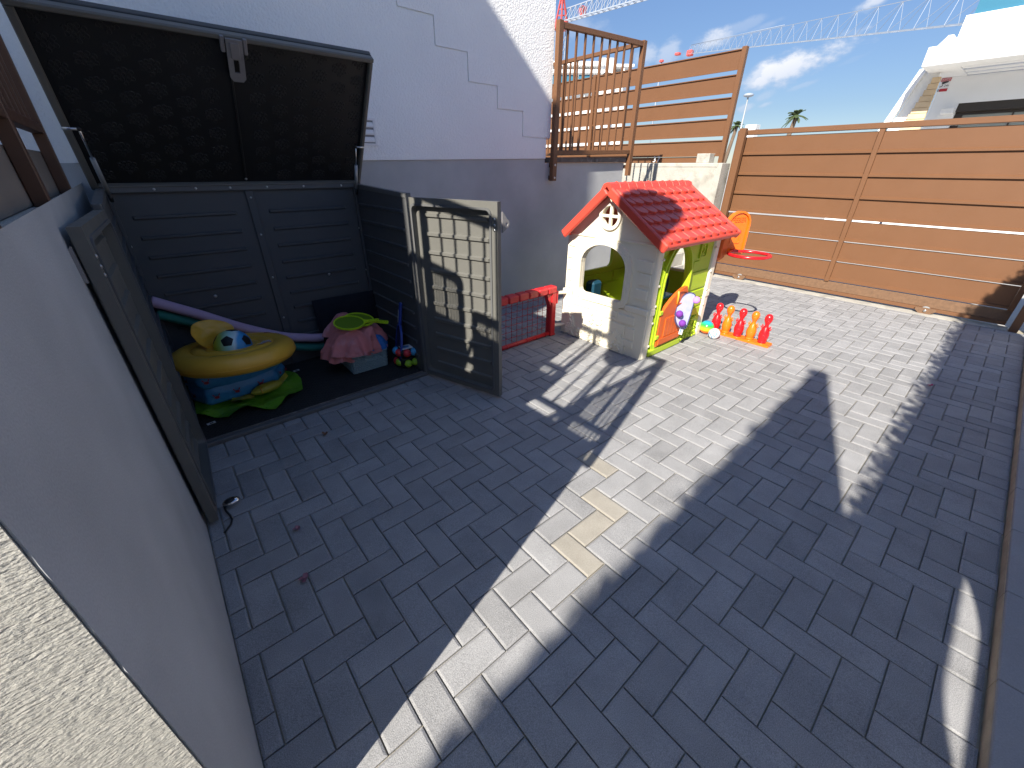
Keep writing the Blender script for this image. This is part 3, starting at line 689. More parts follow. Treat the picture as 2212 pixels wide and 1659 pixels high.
for (x, y) in ((.541, 3.16), (-.06, 2.725)):
    tg = part('label_tag', MB().obox((x-.022, y-.012, .0262), (.044, .008, 0), (-.004, .026, 0), (0, 0, .0006)), m_paper, fm)
    part('label_print', MB().obox((x-.008, y-.004, .0269), (.018, .003, 0), (-.002, .012, 0), (0, 0, .0004)), m_signblack, tg)

# ------------------------------------------------------------------ things kept in the shed
def noodle(pts, r, m, label, grp='foam pool noodles in the shed'):
    P = [Vector(p) for p in pts]; out = []
    for i in range(len(P)-1):
        for k in range(10):
            t = k/10; p0 = P[max(i-1, 0)]; p1 = P[i]; p2 = P[i+1]; p3 = P[min(i+2, len(P)-1)]
            out.append(.5*((2*p1)+(p2-p0)*t+(2*p0-5*p1+4*p2-p3)*t*t+(3*p1-p0-3*p2+p3)*t**3))
    out.append(P[-1]); return solo('pool_noodle', MB().tube(out, r, 18), m, label, 'pool noodle', grp)
noodle([(-.118, 3.262, .672), (.10, 3.262, .535), (.30, 3.262, .402), (.52, 3.26, .285), (.70, 3.255, .226), (.80, 3.25, .206)], .032, m_pinknoodle, 'lilac pink foam noodle leaning across the shed back, upper of two')
noodle([(-.118, 3.285, .585), (.10, 3.285, .455), (.30, 3.285, .325), (.52, 3.28, .205), (.70, 3.27, .142), (.80, 3.26, .128)], .030, m_greennoodle, 'sea green foam noodle lying just below the pink one')

def crumpled_sheet(outline, z, center, amp, seed, rings=14, sag=0.0):
    k = len(outline); mb = MB(); vs = []; n = k*6; C0 = Vector((*center, 0))
    def edge(t):
        i = int(t*k) % k; f = t*k-int(t*k); a, b = Vector((*outline[i], 0)), Vector((*outline[(i+1) % k], 0)); return a.lerp(b, f)
    for r in range(rings+1):
        for j in range(n):
            p = C0.lerp(edge(j/n), r/rings); e = r/rings
            q = abs(mnoise.noise(Vector((p.x*9, p.y*9, seed))))*amp+abs(mnoise.noise(Vector((p.x*22, p.y*17, seed+5))))*amp*.5*e
            lift = sag*max(0, e-.6)/.4*(.5+.5*math.sin(j/n*2*math.pi*5+seed))
            vs.append((p.x, p.y, z+q+lift))
    fs = [(r*n+j, r*n+(j+1) % n, (r+1)*n+(j+1) % n, (r+1)*n+j) for r in range(rings) for j in range(n)]
    mb.add(vs, fs, 0, True)
    mb.add([(v[0], v[1], v[2]-.004) for v in vs], fs, 0, True); return mb
gm = solo('green_sheet', crumpled_sheet([(-.115, 2.84), (-.04, 2.765), (.03, 2.705), (.14, 2.735), (.275, 2.632), (.36, 2.70), (.485, 2.80), (.515, 2.93), (.50, 3.10), (.40, 3.24), (.16, 3.29), (-.10, 3.24)], .034, (.18, 3.02), .026, 1.0, sag=.028), m_greenmat, 'crumpled lime green vinyl sheet at the bottom of the pile in the shed', 'sheet')

def pool_slab(c, pts, z0, z1, bulge, seed, mb):
    k = len(pts); n = k*8; vs = []; rows = 9
    for r in range(rows+1):
        t = r/rows; z = z0+(z1-z0)*t; o = bulge*math.sin(math.pi*t)
        for j in range(n):
            i = int(j/8); f = (j % 8)/8; a, b = Vector((*pts[i], 0)), Vector((*pts[(i+1) % k], 0)); p = a.lerp(b, f); d = (p-Vector((*c, 0))); ln = d.length; d.normalize()
            w = mnoise.noise(Vector((p.x*10, p.y*10, z*30+seed)))*.010
            vs.append((p.x+d.x*(o+w), p.y+d.y*(o+w), z+.008*mnoise.noise(Vector((p.x*7, p.y*7, seed)))))
    mb.add(vs, [(r*n+j, r*n+(j+1) % n, (r+1)*n+(j+1) % n, (r+1)*n+j) for r in range(rows) for j in range(n)], 0, True)
    mb.add(vs[-n:]+[(*c, z1+.004)], [(j, (j+1) % n, n) for j in range(n)], 0, True); mb.add(vs[:n]+[(*c, z0)], [(j, (j+1) % n, n) for j in range(n)], 0, True)
pool_pts = [(-.105, 3.04), (-.03, 2.905), (.17, 2.90), (.37, 2.955), (.435, 3.05), (.42, 3.24), (.16, 3.29), (-.09, 3.23)]
pl = thing('paddling_pool', 'deflated blue paddling pool with red crab prints folded under the yellow float', 'paddling pool', (.17, 3.07, .06))
mb = MB(); pool_slab((.17, 3.08), pool_pts, .062, .172, .016, 1, mb); part('lower_fold', mb, m_pool, pl)
mb = MB(); pool_slab((.17, 3.08), [(x*1.03-.004, y-.008) for x, y in pool_pts], .176, .272, .020, 4, mb); part('upper_fold', mb, m_pool, pl)
def crab(c, U, V, n, s):
    mb = MB(); c, U, V, n = Vector(c), Vector(U).normalized(), Vector(V), Vector(n).normalized()
    pt = lambda a, b: c+U*a*s+V*b*s+n*.0016
    mb.add([pt(math.cos(g)*.5, math.sin(g)*.38) for g in [2*math.pi*i/12 for i in range(12)]], [tuple(range(12))])
    for sx in (-1, 1):
        for k, (a0, a1) in enumerate(((10, 18), (-12, -4), (-34, -26))):
            g0, g1 = R_(a0), R_(a1); mb.add([pt(sx*.45*math.cos(g0), .4*math.sin(g0)), pt(sx*.45*math.cos(g1), .4*math.sin(g1)), pt(sx*.95*math.cos(R_(a0-12)), .8*math.sin(R_(a0-12)))], [(0, 1, 2)])
        mb.add([pt(sx*.3, .3), pt(sx*.42, .25), pt(sx*.72, .62), pt(sx*.5, .78)], [(0, 1, 2, 3)]); mb.add([pt(sx*.66+.12*math.cos(g), .78+.13*math.sin(g)) for g in [2*math.pi*i/8 for i in range(8)]], [tuple(range(8))])
    return mb
def on_pool(i, f, z, bulge=.018):
    a, b = Vector((*pool_pts[i], 0)), Vector((*pool_pts[(i+1) % 8], 0)); p = a.lerp(b, f); e = (b-a).normalized(); n = Vector((e.y, -e.x, 0))
    return p+n*(bulge+.011)+Z*z, e, n
for (i, f, z, s) in ((0, .5, .125, .024), (0, .35, .225, .024), (1, .22, .115, .026), (1, .1, .225, .026), (1, .78, .12, .026), (2, .02, .232, .026), (2, .45, .118, .027), (2, .52, .225, .027), (3, .1, .135, .026), (3, .2, .236, .026), (3, .85, .12, .024), (3, .95, .225, .024)):
    p, e, n = on_pool(i, f, z); part('crab_print', crab(p, e, Z, n, s), m_crab, pl)
mb = MB()
prof = [(1e-5, -.105), (.022, -.09), (.036, -.05), (.040, .0), (.036, .05), (.022, .09), (1e-5, .105)]
rt = Matrix.Rotation(R_(14), 3, 'Z') @ Matrix.Rotation(R_(90), 3, 'Y')
mb.lathe(prof, (.29, 2.875, .088), 16, mat=rt, sx=.85)
yf = thing('inflatable_armband', 'limp olive yellow inflatable squeezed between blue pool and green sheet', 'inflatable', (.29, 2.875, .05))
part('air_chamber', mb, m_fish, yf)
part('tail_flap', MB().obox((.385, 2.905, .07), (.055, .03, .03), (-.01, .03, .02), (.002, 0, .006), .002), m_fish, yf)
part('limp_end', crumpled_sheet([(.07, 2.84), (.2, 2.83), (.22, 2.9), (.1, 2.95)], .064, (.15, 2.88), .02, 9, 6), m_fish, yf)
part('seam', MB().tube([(.255, 2.829, .075), (.25, 2.826, .09), (.252, 2.845, .118)], .004, 6), m_floatseat, yf)

# yellow baby float with seat flap, soccer ball in its middle
FC = Vector((.19, 2.945, .345)); tilt = Matrix.Rotation(R_(-5), 3, 'X') @ Matrix.Rotation(R_(3), 3, 'Y')
fl = thing('swim_float', 'round yellow inflatable baby float lying on top of the folded blue pool', 'float', FC)
def fring(R, r, z, sq=.85): return MB().torus(FC+tilt @ Vector((0, 0, z)), R, r, 56, 16, tilt @ X, tilt @ Y, sq)
part('outer_ring', fring(.268, .076, 0, .82), m_float, fl)
part('middle_ring', fring(.188, .050, .018, .9), m_float, fl)
part('inner_ring', fring(.128, .034, .020, 1), m_float, fl)
part('seam', MB().torus(FC+tilt @ Vector((0, 0, -.012)), .3435, .0022, 56, 5, tilt @ X, tilt @ Y), m_floatseat, fl)
def flap():
    mb = MB(); c = FC+tilt @ Vector((-.075, .05, .055)); U = (tilt @ Vector((.80, .35, 0))).normalized(); V = Vector((-.12, .28, .95)).normalized(); n = U.cross(V); vs = []; N = 36; rings = 7
    for r in range(rings+1):
        for j in range(N):
            g = 2*math.pi*j/N; e = r/rings; rx, rz = .118*(1+.12*math.sin(g)), .095; w = .018*mnoise.noise(Vector((math.cos(g)*2*e, math.sin(g)*2*e, 3)))
            vs.append(c+U*rx*e*math.cos(g)+V*(rz*e*math.sin(g)+.075)+n*(w+.03*e*e*math.cos(2*g)))
    fs = [(r*N+j, r*N+(j+1) % N, (r+1)*N+(j+1) % N, (r+1)*N+j) for r in range(rings) for j in range(N)]
    mb.add(vs, fs, 0, True); mb.add([v+n*.006 for v in vs], fs, 0, True); return mb
part('seat_back', flap(), m_floatseat, fl)
def on_float(x, y, R=.268, r=.076, z=0, sq=.82):
    """point on the top of the outer or middle ring above local x, y"""
    q = math.hypot(x, y)-R; h = sq*math.sqrt(max(r*r-q*q, 0)); return FC+tilt @ Vector((x, y, z+h+.002))
def print_on_float(txt, size, x, y, ang, mtl, R=.268, r=.076, z=0, sq=.82):
    m0 = lettering(txt, size, .0004, (0, 0, 0), X, Y, Z); ca, sa = math.cos(ang), math.sin(ang); m2 = MB(); m2.f, m2.m, m2.s = m0.f, m0.m, m0.s
    m2.v = [tuple(on_float(x+v[0]*ca-v[1]*sa, y+v[0]*sa+v[1]*ca, R, r, z, sq)+Z*v[2]) for v in m0.v]; return part('print', m2, mtl, fl)
print_on_float('Safe', .062, .165, -.115, R_(38), m_purple, .188, .050, .018, .9)
print_on_float('Safe', .056, .1655, -.1145, R_(38), m_paper, .188, .0535, .018, .9)
print_on_float('S', .10, .22, .155, R_(-25), m_crab); print_on_float('o', .045, .135, .155, R_(0), m_crab, .188, .05, .018, .9)
print_on_float('ss', .045, .275, .13, R_(-35), m_signblack)
for k, (t, s) in enumerate((('ADVERTENCIA', .011), ('USAR SOLO BAJO', .013), ('VIGILANCIA DE ADULTOS', .013))): print_on_float(t, s, -.085+.006*k, -.215-.016*k, R_(-8), m_signblack)
def soccer(c, r):
    b = thing('soccer_ball', 'soft soccer ball fading yellow green to blue with black pentagons, in the float', 'ball', c)
    mt = ramp_mat('green to blue ball print', (.75, -.25, -.1), [(0, (.62, .62, .55)), (.12, (.50, .55, .02)), (.3, (.42, .60, .12)), (.5, (.42, .72, .66)), (.66, (.62, .78, .80)), (.74, (.05, .34, .66)), (1, (.02, .20, .52))], .4, -r, r+.02, .04)
    part('shell', MB().ball(c, r, 36, 22), mt, b)
    ph = (1+5**.5)/2; vv = [Vector(v).normalized() for v in [(0, s, t*ph) for s in (1, -1) for t in (1, -1)]+[(s, t*ph, 0) for s in (1, -1) for t in (1, -1)]+[(t*ph, 0, s) for s in (1, -1) for t in (1, -1)]]
    front = Vector((-.28, -.72, .62)).normalized(); q = vv[0].rotation_difference(front).to_matrix() @ Matrix.Rotation(R_(0), 3, vv[0])
    for v in vv:
        d = q @ v; up = Vector((.1, .3, .95)); k0 = .36
        part('pentagon', (lambda mb: (sphere_patch(mb, c, r, d, up, [(k0*math.sin(2*math.pi*i/5), k0*math.cos(2*math.pi*i/5)) for i in range(5)]), mb)[1])(MB()), m_black, b)
soccer(FC+Vector((.0, -.02, .055)), .104)

# basket of cloths with rackets, cushion behind, racket cover and ball cube beside
bk = thing('laundry_basket', 'grey green woven resin basket overflowing with pink cloths', 'basket', (.985, 2.99, .0265))
def basket():
    x0, x1, y0, y1, z0, z1 = .855, 1.118, 2.815, 3.17, .0265, .165; fl_ = .010
    part('base', MB().box(x0+.008, y0+.008, z0, x1-.008, y1-.008, z0+.01), m_basket, bk)
    mb = MB(); rows = 9; hgt = (z1-.014-z0)/rows
    sides = [((x0, y0), (x1, y0), (0, -1)), ((x1, y0), (x1, y1), (1, 0)), ((x1, y1), (x0, y1), (0, 1)), ((x0, y1), (x0, y0), (-1, 0))]
    for (a, b, n) in sides:
        a3, b3, n3 = Vector((*a, 0)), Vector((*b, 0)), Vector((*n, 0)); ln = (b3-a3).length; k = round(ln/.030); e = (b3-a3)/k
        mb.obox(a3-n3*.006+Z*z0, (b3-a3), n3*.003, Z*(z1-z0-.006))
        for r in range(rows):
            for i in range(-1, k*2):
                if (i+r) % 2: continue
                s0, s1 = max(0, i/2), min(k, i/2+.98)
                if s1 <= s0: continue
                if n == (0, -1) and r >= rows-2 and .36*k < (s0+s1)/2 < .66*k: continue
                z = z0+r*hgt; p = a3+e*s0+n3*fl_*(r/rows); w = e*(s1-s0)
                mb.add([p+Z*z, p+w+Z*z, p+w+Z*(z+hgt*.9), p+Z*(z+hgt*.9), p+w*.25+n3*.007+Z*(z+hgt*.2), p+w*.75+n3*.007+Z*(z+hgt*.2), p+w*.75+n3*.007+Z*(z+hgt*.7), p+w*.25+n3*.007+Z*(z+hgt*.7)], [(4, 5, 6, 7), (0, 1, 5, 4), (1, 2, 6, 5), (2, 3, 7, 6), (3, 0, 4, 7)], 0, False)
    part('woven_sides', mb, m_basket, bk, kind='stuff')
    for (a, b, n) in sides:
        a3, b3, n3 = Vector((*a, 0)), Vector((*b, 0)), Vector((*n, 0)); part('rim', MB().tube([a3+n3*.010+Z*(z1-.006), b3+n3*.010+Z*(z1-.006)], .008, 8), m_basket, bk)
    part('handle_frame', MB().plate(rounded(.355*(x1-x0), .105, .70*(x1-x0), .152, .012), [rounded(.40*(x1-x0), .114, .655*(x1-x0), .146, .01)], (x0, y0-.012, 0), X, Z, Y, -.004), m_basket, bk)
basket()
def cloth_pile(c, rx, ry, ztop, zedge, seed, n=110, m=44, hang=.0, fold=.030, skew=(0, 0)):
    """a crumpled cloth: disc of cloth thrown over a mound, creased by folded ridges, edge drooping"""
    mb = MB(); vs = []; c = Vector(c)
    def ridge(p):
        v = mnoise.noise(p); return (1-min(1, abs(v)*2.6))**1.6
    for i in range(m+1):
        e = i/m
        for j in range(n):
            g = 2*math.pi*j/n; R = 1+.16*mnoise.noise(Vector((math.cos(g)*1.3, math.sin(g)*1.3, seed)))+.09*mnoise.noise(Vector((math.cos(g)*3.4, math.sin(g)*3.4, seed+3)))
            q = e**.85; x, y = c.x+rx*R*q*math.cos(g)+skew[0]*e, c.y+ry*R*q*math.sin(g)+skew[1]*e
            z = zedge+(ztop-zedge)*(1-q**2.4)-hang*max(0, e-.72)/.28*(.55+.45*mnoise.noise(Vector((g*1.7, seed, 0))))
            w = Vector((x*5, y*5, seed)); d = Vector((mnoise.noise(w), mnoise.noise(w+Vector((5, 1, 0))), 0))*.9
            ca, sa = math.cos(seed), math.sin(seed); a, b = (x*ca+y*sa)*.62, (-x*sa+y*ca)*.62
            f = ridge(Vector((a*5, b*13, seed))+d)+.6*ridge(Vector((b*9+3, a*16, seed+2))+d*1.4)+.22*ridge(Vector((a*26, b*20, seed+4))+d)
            out = fold*f*(.35+.65*min(1, e*1.6))
            vs.append((x+out*math.cos(g)*e*1.1, y+out*math.sin(g)*e*1.1, z+out*(1-.55*e)))
    fs = [(i*n+j, i*n+(j+1) % n, (i+1)*n+(j+1) % n, (i+1)*n+j) for i in range(m) for j in range(n)]
    mb.add(vs, fs, 0, True); mb.add([(v[0], v[1], v[2]-.004) for v in vs], fs, 0, True); return mb
mb = cloth_pile((.955, 2.985, 0), .185, .19, .350, .205, 2.3, hang=.055, fold=.048)
k2 = cloth_pile((.835, 2.92, 0), .095, .10, .285, .165, 7.1, 80, 34, .05, .034, (-.01, 0)); mb.add(k2.v, k2.f, 0, True)
k3 = cloth_pile((1.0, 2.885, 0), .135, .095, .262, .170, 4.6, 80, 34, .02, .034); mb.add(k3.v, k3.f, 0, True)
solo('pink_cloth', mb, m_pink, 'crumpled salmon pink cloths heaped over the woven basket', 'cloth')
solo('pink_garment', cloth_pile((.925, 3.09, 0), .115, .075, .415, .27, 5.5, 60, 26, .03, .03), m_pink, 'folded pink garment standing up at the back of the heap', 'garment')
solo('dark_red_cloth', cloth_pile((1.075, 3.08, 0), .10, .085, .365, .22, 9.4, 60, 26, .04, .035), m_maroon, 'dark red cloth tucked behind the two lime rackets', 'cloth')
solo('blue_cloth', cloth_pile((1.085, 2.872, 0), .075, .06, .268, .185, 3.1, 60, 26, .03, .030), m_bluecloth, 'small bright blue cloth at the front right of the basket', 'cloth')
def racket(c, ang, label, tiltx=8, lift=0):
    c = Vector(c); rt = thing('toy_racket', label, 'racket', c, 'lime green toy rackets on the cloths')
    Mx = Matrix.Rotation(R_(tiltx), 3, 'X') @ Matrix.Rotation(ang, 3, 'Z'); U, V, n = Mx @ X, Mx @ Y, Mx @ Z
    out = circle(0, 0, .108, 40, .082); inn = circle(0, 0, .100, 40, .074)
    part('frame', MB().plate(out, [inn], c, U, V, n, .012), m_racket, rt)
    mb = MB()
    for i in range(-11, 12):
        y = i*.0064; w = .0995*math.sqrt(max(0, 1-(y/.0735)**2)); mb.obox(c-U*w+V*(y-.0012)+n*.003, U*2*w, V*.0024, n*.004)
    for i in range(-15, 16):
        x = i*.0064; w = .0735*math.sqrt(max(0, 1-(x/.0995)**2)); mb.obox(c+U*(x-.0012)-V*w+n*.0045, U*.0024, V*2*w, n*.003)
    part('string_bed', mb, m_string, rt)
    part('handle', MB().plate([(.104, .020), (.120, .012), (.205, .014), (.212, .008), (.212, -.008), (.205, -.014), (.120, -.012), (.104, -.020), (.108, 0)], [circle(.14, 0, .007, 10, .005), circle(.16, 0, .0075, 10, .006), circle(.18, 0, .008, 10, .0065), circle(.199, 0, .0085, 10, .007)], c, U, V, n, .013), m_racket, rt)
racket((.915, 2.90, .392), R_(-12), 'lime green toy racket, upper and front one of two crossed on the cloths', 20)
racket((1.005, 2.945, .385), R_(-32), 'lime green toy racket lying partly under the other one', 18)
def cushion():
    mb = MB(); c = Vector((1.045, 3.275, .255)); U = X; V = Vector((0, .10, 1)).normalized(); n = U.cross(V); n = -n if n.y > 0 else n; N = 26; vs = []
    for s in (1, -1):
        for i in range(N+1):
            for j in range(N+1):
                a, b = i/N*2-1, j/N*2-1; q = (1-abs(a)**4)*(1-abs(b)**4); t = .036*max(q, 0)**.6+.002
                vs.append(c+U*a*.252+V*b*.238+n*s*t)
    K = (N+1)**2; fs = [(i*(N+1)+j, (i+1)*(N+1)+j, (i+1)*(N+1)+j+1, i*(N+1)+j+1) for i in range(N) for j in range(N)]
    mb.add(vs, fs+[tuple(x+K for x in f) for f in fs], 0, True); return mb
solo('seat_cushion', cushion(), m_cushion, 'square navy black seat cushion leaning against the shed back wall', 'cushion')
rc = thing('racket_toy', 'cobalt blue beach racket with dark mesh standing against the right shed wall', 'racket', (1.20, 2.76, .026))
def bluerack():
    c = Vector((1.205, 2.765, .19)); U = Vector((.25, .95, .05)).normalized(); V = Vector((.16, -.03, 1)).normalized(); n = U.cross(V).normalized()
    part('frame', MB().plate(circle(0, 0, .092, 36, .168), [circle(0, 0, .080, 36, .156)], c, U, V, n, .016), m_bluebag, rc)
    part('mesh', MB().plate(circle(0, 0, .081, 30, .157), [], c+n*.006, U, V, n, .003), m_bluemesh, rc)
    part('handle', MB().obox(c+V*.166-U*.016-n*.002, U*.032, V*.165, n*.022, .006), m_bluebag, rc)
    part('swing_tag', MB().obox(c+V*.17+U*.014+n*.0, U*.022, V*.095, n*.001), m_paper, rc)
bluerack()
qb = thing('ball_cube', 'black cube toy holding coloured soft balls, standing beside the right shed door', 'toy', (1.238, 2.715, .026))
def cube():
    c = Vector((1.238, 2.715, .026)); s = .062; z0 = .026
    for z, h in ((.026, .072), (.110, .070)): part('body', MB().box(c.x-s, c.y-s, z, c.x+s, c.y+s, z+h, .018), m_black, qb)
    part('belt', MB().box(c.x-s-.005, c.y-s-.005, .0985, c.x+s+.005, c.y+s+.005, .1095, .003), m_black, qb)
    for (dx, dy, z, m) in ((-.3, -1, .150, m_ballred), (.72, -1, .148, m_ballblue), (-1, -.2, .150, m_ballred), (-1, .7, .15, m_ballblue), (-.3, -1, .064, m_ballgreen), (.72, -1, .064, m_ballgreen), (-1, .1, .064, m_ballgreen), (-1, .8, .064, m_ballred)):
        part('soft_ball', MB().ball((c.x+dx*s*.92, c.y+dy*s*.92, z), .031, 16, 10), m, qb)
    part('top_label', MB().obox((c.x-.045, c.y-.050, .1802), (.085, -.006, 0), (.005, .075, 0), (0, 0, .006), .002), m_paper, qb)
    part('label_print', MB().add([(c.x-.005+.030*math.cos(2*math.pi*i/16), c.y-.014+.022*math.sin(2*math.pi*i/16), .1866) for i in range(16)], [tuple(range(16))]), m_pool, qb)
cube()

# small chromed gadget with a black cord at the foot of the left shed door
gd = thing('padlock', 'small chrome and black lock with cord at the foot of the left shed door', 'lock', (-.095, 1.91, 0))
part('body', MB().ball((-.088, 1.905, .022), .036, 20, 12, (1, .72, .55)), m_chrome, gd); part('face', MB().ball((-.092, 1.897, .036), .022, 16, 8, (1, .7, .3)), m_black, gd)
part('cord', MB().tube([(-.118, 1.90, .02), (-.118, 1.87, .010), (-.108, 1.83, .007), (-.106, 1.80, .006), (-.115, 1.77, .006), (-.135, 1.745, .006), (-.145, 1.735, .006)], .0042, 8), m_black, gd)

# ================================================================== PLAYHOUSE
HX0, HX1, HY0, HY1 = 2.79, 3.775, 1.63, 2.50
HYM = 2.068; EAVE = .905; RIDGE = 1.215
ph = thing('playhouse', 'plastic toy house with red tiled roof, cream gable and lime green door side', 'playhouse', ((HX0+HX1)/2, HYM, 0))
def arch(x0, x1, z0, z1, r, n=10, rb=.02):
    """opening with a rounded top: straight sides, elliptical head of height r"""
    xm, w = (x0+x1)/2, (x1-x0)/2; pts = [(x0+rb, z0), (x1-rb, z0), (x1-rb*.3, z0+rb*.3), (x1, z0+rb)]
    for i in range(n+1): a = math.pi*i/n; pts.append((xm+w*math.cos(a), z1-r+r*math.sin(a)))
    return pts+[(x0, z0+rb), (x0+rb*.3, z0+rb*.3)]
def grow(poly, d):
    cx_, cy_ = sum(p[0] for p in poly)/len(poly), sum(p[1] for p in poly)/len(poly); out = []; k = len(poly)
    ar = sum(poly[i][0]*poly[(i+1) % k][1]-poly[(i+1) % k][0]*poly[i][1] for i in range(k)); sg = 1 if ar > 0 else -1
    for i in range(k):
        a, b = Vector(poly[i-1]), Vector(poly[(i+1) % k]); t = (b-a).normalized(); out.append((poly[i][0]+t.y*d*sg, poly[i][1]-t.x*d*sg))
    return out
def blob_cluster(o, U, V, n, region, count, r, seed, m, parent, name):
    mb = MB(); rng = random.Random(seed); x0, x1, z0, z1 = region
    for _ in range(count):
        a, b = rng.uniform(x0, x1), rng.uniform(z0, z1)
        if count > 20 and (b-z0)/(z1-z0) > 1-.9*abs((a-(x0+x1)/2)/((x1-x0)/2))**2+.05: continue
        mb.ball(Vector(o)+Vector(U)*a+Vector(V)*b+Vector(n)*.004, r*rng.uniform(.7, 1.25), 8, 6)
    return part(name, mb, m, parent)
def brick(parent, o, U, V, n, a0, a1, b0, b1, m, t=.0105):
    o, U, V, n = Vector(o), Vector(U), Vector(V), Vector(n); c = .005; e = .0002
    q = [(a0, b0), (a1, b0), (a1, b1), (a0, b1)]; qi = [(a0+c, b0+c), (a1-c, b0+c), (a1-c, b1-c), (a0+c, b1-c)]
    mb = MB(); mb.add([o+U*a+V*b+n*e for a, b in q]+[o+U*a+V*b+n*t for a, b in qi], [(4, 5, 6, 7)]+[(i, (i+1) % 4, 4+(i+1) % 4, 4+i) for i in range(4)])
    part('brick', mb, m, parent)
def playhouse():
    # gable wall with the window (faces -X). U runs along -Y so that writing reads from outside
    U, V, n = -Y, Z, -X; o = Vector((HX0, HY1, 0)); W = HY1-HY0; ym = HY1-HYM
    win = arch(HY1-2.315, HY1-1.862, .432, .855, .17, 14, .035); rw = circle(HY1-2.072, 1.072, .079, 28, .078)
    wall = part('gable_wall', MB().plate([(0, .0), (W, .0), (W, EAVE), (W-.05, EAVE+.045), (ym+.05, RIDGE-.01), (ym, RIDGE), (ym-.05, RIDGE-.01), (.05, EAVE+.045), (0, EAVE)], [win, rw], o, U, V, -n, .028), m_cream, ph)
    part('skirt', MB().plate([(-.012, .0), (W+.012, .0), (W+.012, .368), (W+.004, .375), (-.004, .375), (-.012, .368)], [], o+n*.0005, U, V, n, .012), m_cream, wall)
    part('belt', MB().obox(o+U*-.016+V*.372+n*.0008, U*.115, V*.052, n*.020, .008), m_cream, wall); part('belt', MB().obox(o+U*(W-.20)+V*.372+n*.0008, U*.216, V*.052, n*.020, .008), m_cream, wall)
    part('window_frame', MB().plate(grow(win, .058), [grow(win, .001)], o+n*.0005, U, V, n, .024), m_cream, wall)
    part('window_lip', MB().plate(grow(win, .020), [grow(win, .002)], o+n*.025, U, V, n, .006), m_cream, wall)
    part('ledge', MB().obox(o+U*-.006+V*.897+n*.0006, U*(W+.012), V*.016, n*.010, .004), m_cream, wall)
    rwp = part('round_window', MB().plate(circle(HY1-2.072, 1.072, .103, 32, .102), [circle(HY1-2.072, 1.072, .078, 32, .077)], o+n*.0005, U, V, n, .020), m_cream, wall)
    part('cross_bar', MB().obox(o+U*(HY1-2.072-.079)+V*(1.072-.011)-n*.012, U*.158, V*.022, n*.026, .004), m_cream, rwp); part('cross_bar', MB().obox(o+U*(HY1-2.072-.011)+V*(1.072-.079)-n*.0135, U*.022, V*.158, n*.028, .004), m_cream, rwp)
    part('lettering', lettering('FEBER', .060, .007, o+U*.455+V*.382+n*.0245, U, V, n), m_cream, wall)
    for (a0, a1, b0, b1) in ((.012, .085, .80, .855), (.010, .075, .70, .765), (.008, .070, .595, .655), (.005, .068, .50, .56), (.005, .075, .435, .49), (.76, .86, .60, .69), (.74, .85, .49, .57), (.72, .865, .70, .79)):
        brick(wall, o, U, V, n, a0, a1, b0, b1, m_cream)
    os_ = o+n*.0125
    for (a0, a1, b0, b1) in ((.02, .10, .262, .345), (.125, .315, .30, .345), (.335, .50, .305, .348), (.10, .29, .215, .285), (.52, .61, .30, .348), (.62, .78, .268, .34), (.42, .60, .27, .30), (.535, .70, .165, .255), (.72, .80, .15, .245), (.68, .80, .075, .14), (.02, .085, .185, .25)):
        brick(wall, os_, U, V, n, a0, a1, b0, b1, m_cream)
    def bush(a0, a1, h, seed, cnt):
        pts = [(a0, .004), (a1, .004)]; k = 9
        for i in range(k+1):
            t = i/k; pts.append((a1+(a0-a1)*t, .02+h*(math.sin(math.pi*min(max(t*.9+.05, 0), 1))**.55)*(1+.10*math.sin(i*2.3+seed))))
        part('bush_relief', MB().plate(pts, [], os_+n*.0003, U, V, n, .016), m_cream, wall)
        blob_cluster(os_+n*.014, U, V, n, (a0+.015, a1-.015, .02, h*.95), cnt, .011, seed, m_cream, wall, 'flower_relief')
    bush(.05, .17, .17, 1, 60); bush(.175, .40, .165, 2, 130); bush(.41, .50, .165, 3, 40); bush(.505, .72, .175, 4, 34)
    blob_cluster(os_, U, V, n, (.325, .45, .185, .285), 16, .022, 8, m_cream, wall, 'fruit_relief')
    # rounded corner post at the near corner, then the lime door side (faces -Y)
    for (xx, nm) in ((HX0, 'near'), (HX1-.085, 'far')):
        cp = MB().plate([(0, 0)]+[(.002+.02*(1-math.cos(R_(a))), -.020*math.sin(R_(a))) for a in (0, 30, 60, 90)]+[(.075, -.020), (.088, -.008), (.088, .03), (0, .03)], [], (xx-.002 if nm == 'near' else xx, HY0, .0), X, Y, Z, EAVE+.005)
        cpo = part('corner_post', cp, m_cream, ph)
        for z in (.10, .30, .44, .60, .80):
            part('screw', MB().lathe([(.012, 0), (.010, .006), (.004, .007)], (xx+.078 if nm == 'near' else xx+.012, HY0-.0205, z), 10, mat=Matrix.Rotation(R_(90), 3, 'X')), m_cream, cpo)
        part('post_belt', MB().plate([(-.004, .0)]+[(.0+.02*(1-math.cos(R_(a))), -.022*math.sin(R_(a))-.004) for a in (0, 30, 60, 90)]+[(.074, -.027), (.074, .0)], [], (xx, HY0, .372), X, Y, Z, .052), m_cream, cpo)
    U, V, n = X, Z, -Y; x0, x1 = HX0+.087, HX1-.087; o = Vector((x0, HY0, 0)); W = x1-x0
    door = arch(.065, .435, .072, .878, .30, 16, .03)
    g = part('door_wall', MB().plate([(0, .0), (W, .0), (W, EAVE+.01), (0, EAVE+.01)], [door], o, U, V, -n, .026), m_lime, ph)
    part('door_frame', MB().plate(grow(door, .046), [grow(door, .001)], o+n*.0005, U, V, n, .026), m_lime, g)
    part('door_frame_bead', MB().plate(grow(door, .022), [grow(door, .008)], o+n*.0267, U, V, n, .008), m_lime, g)
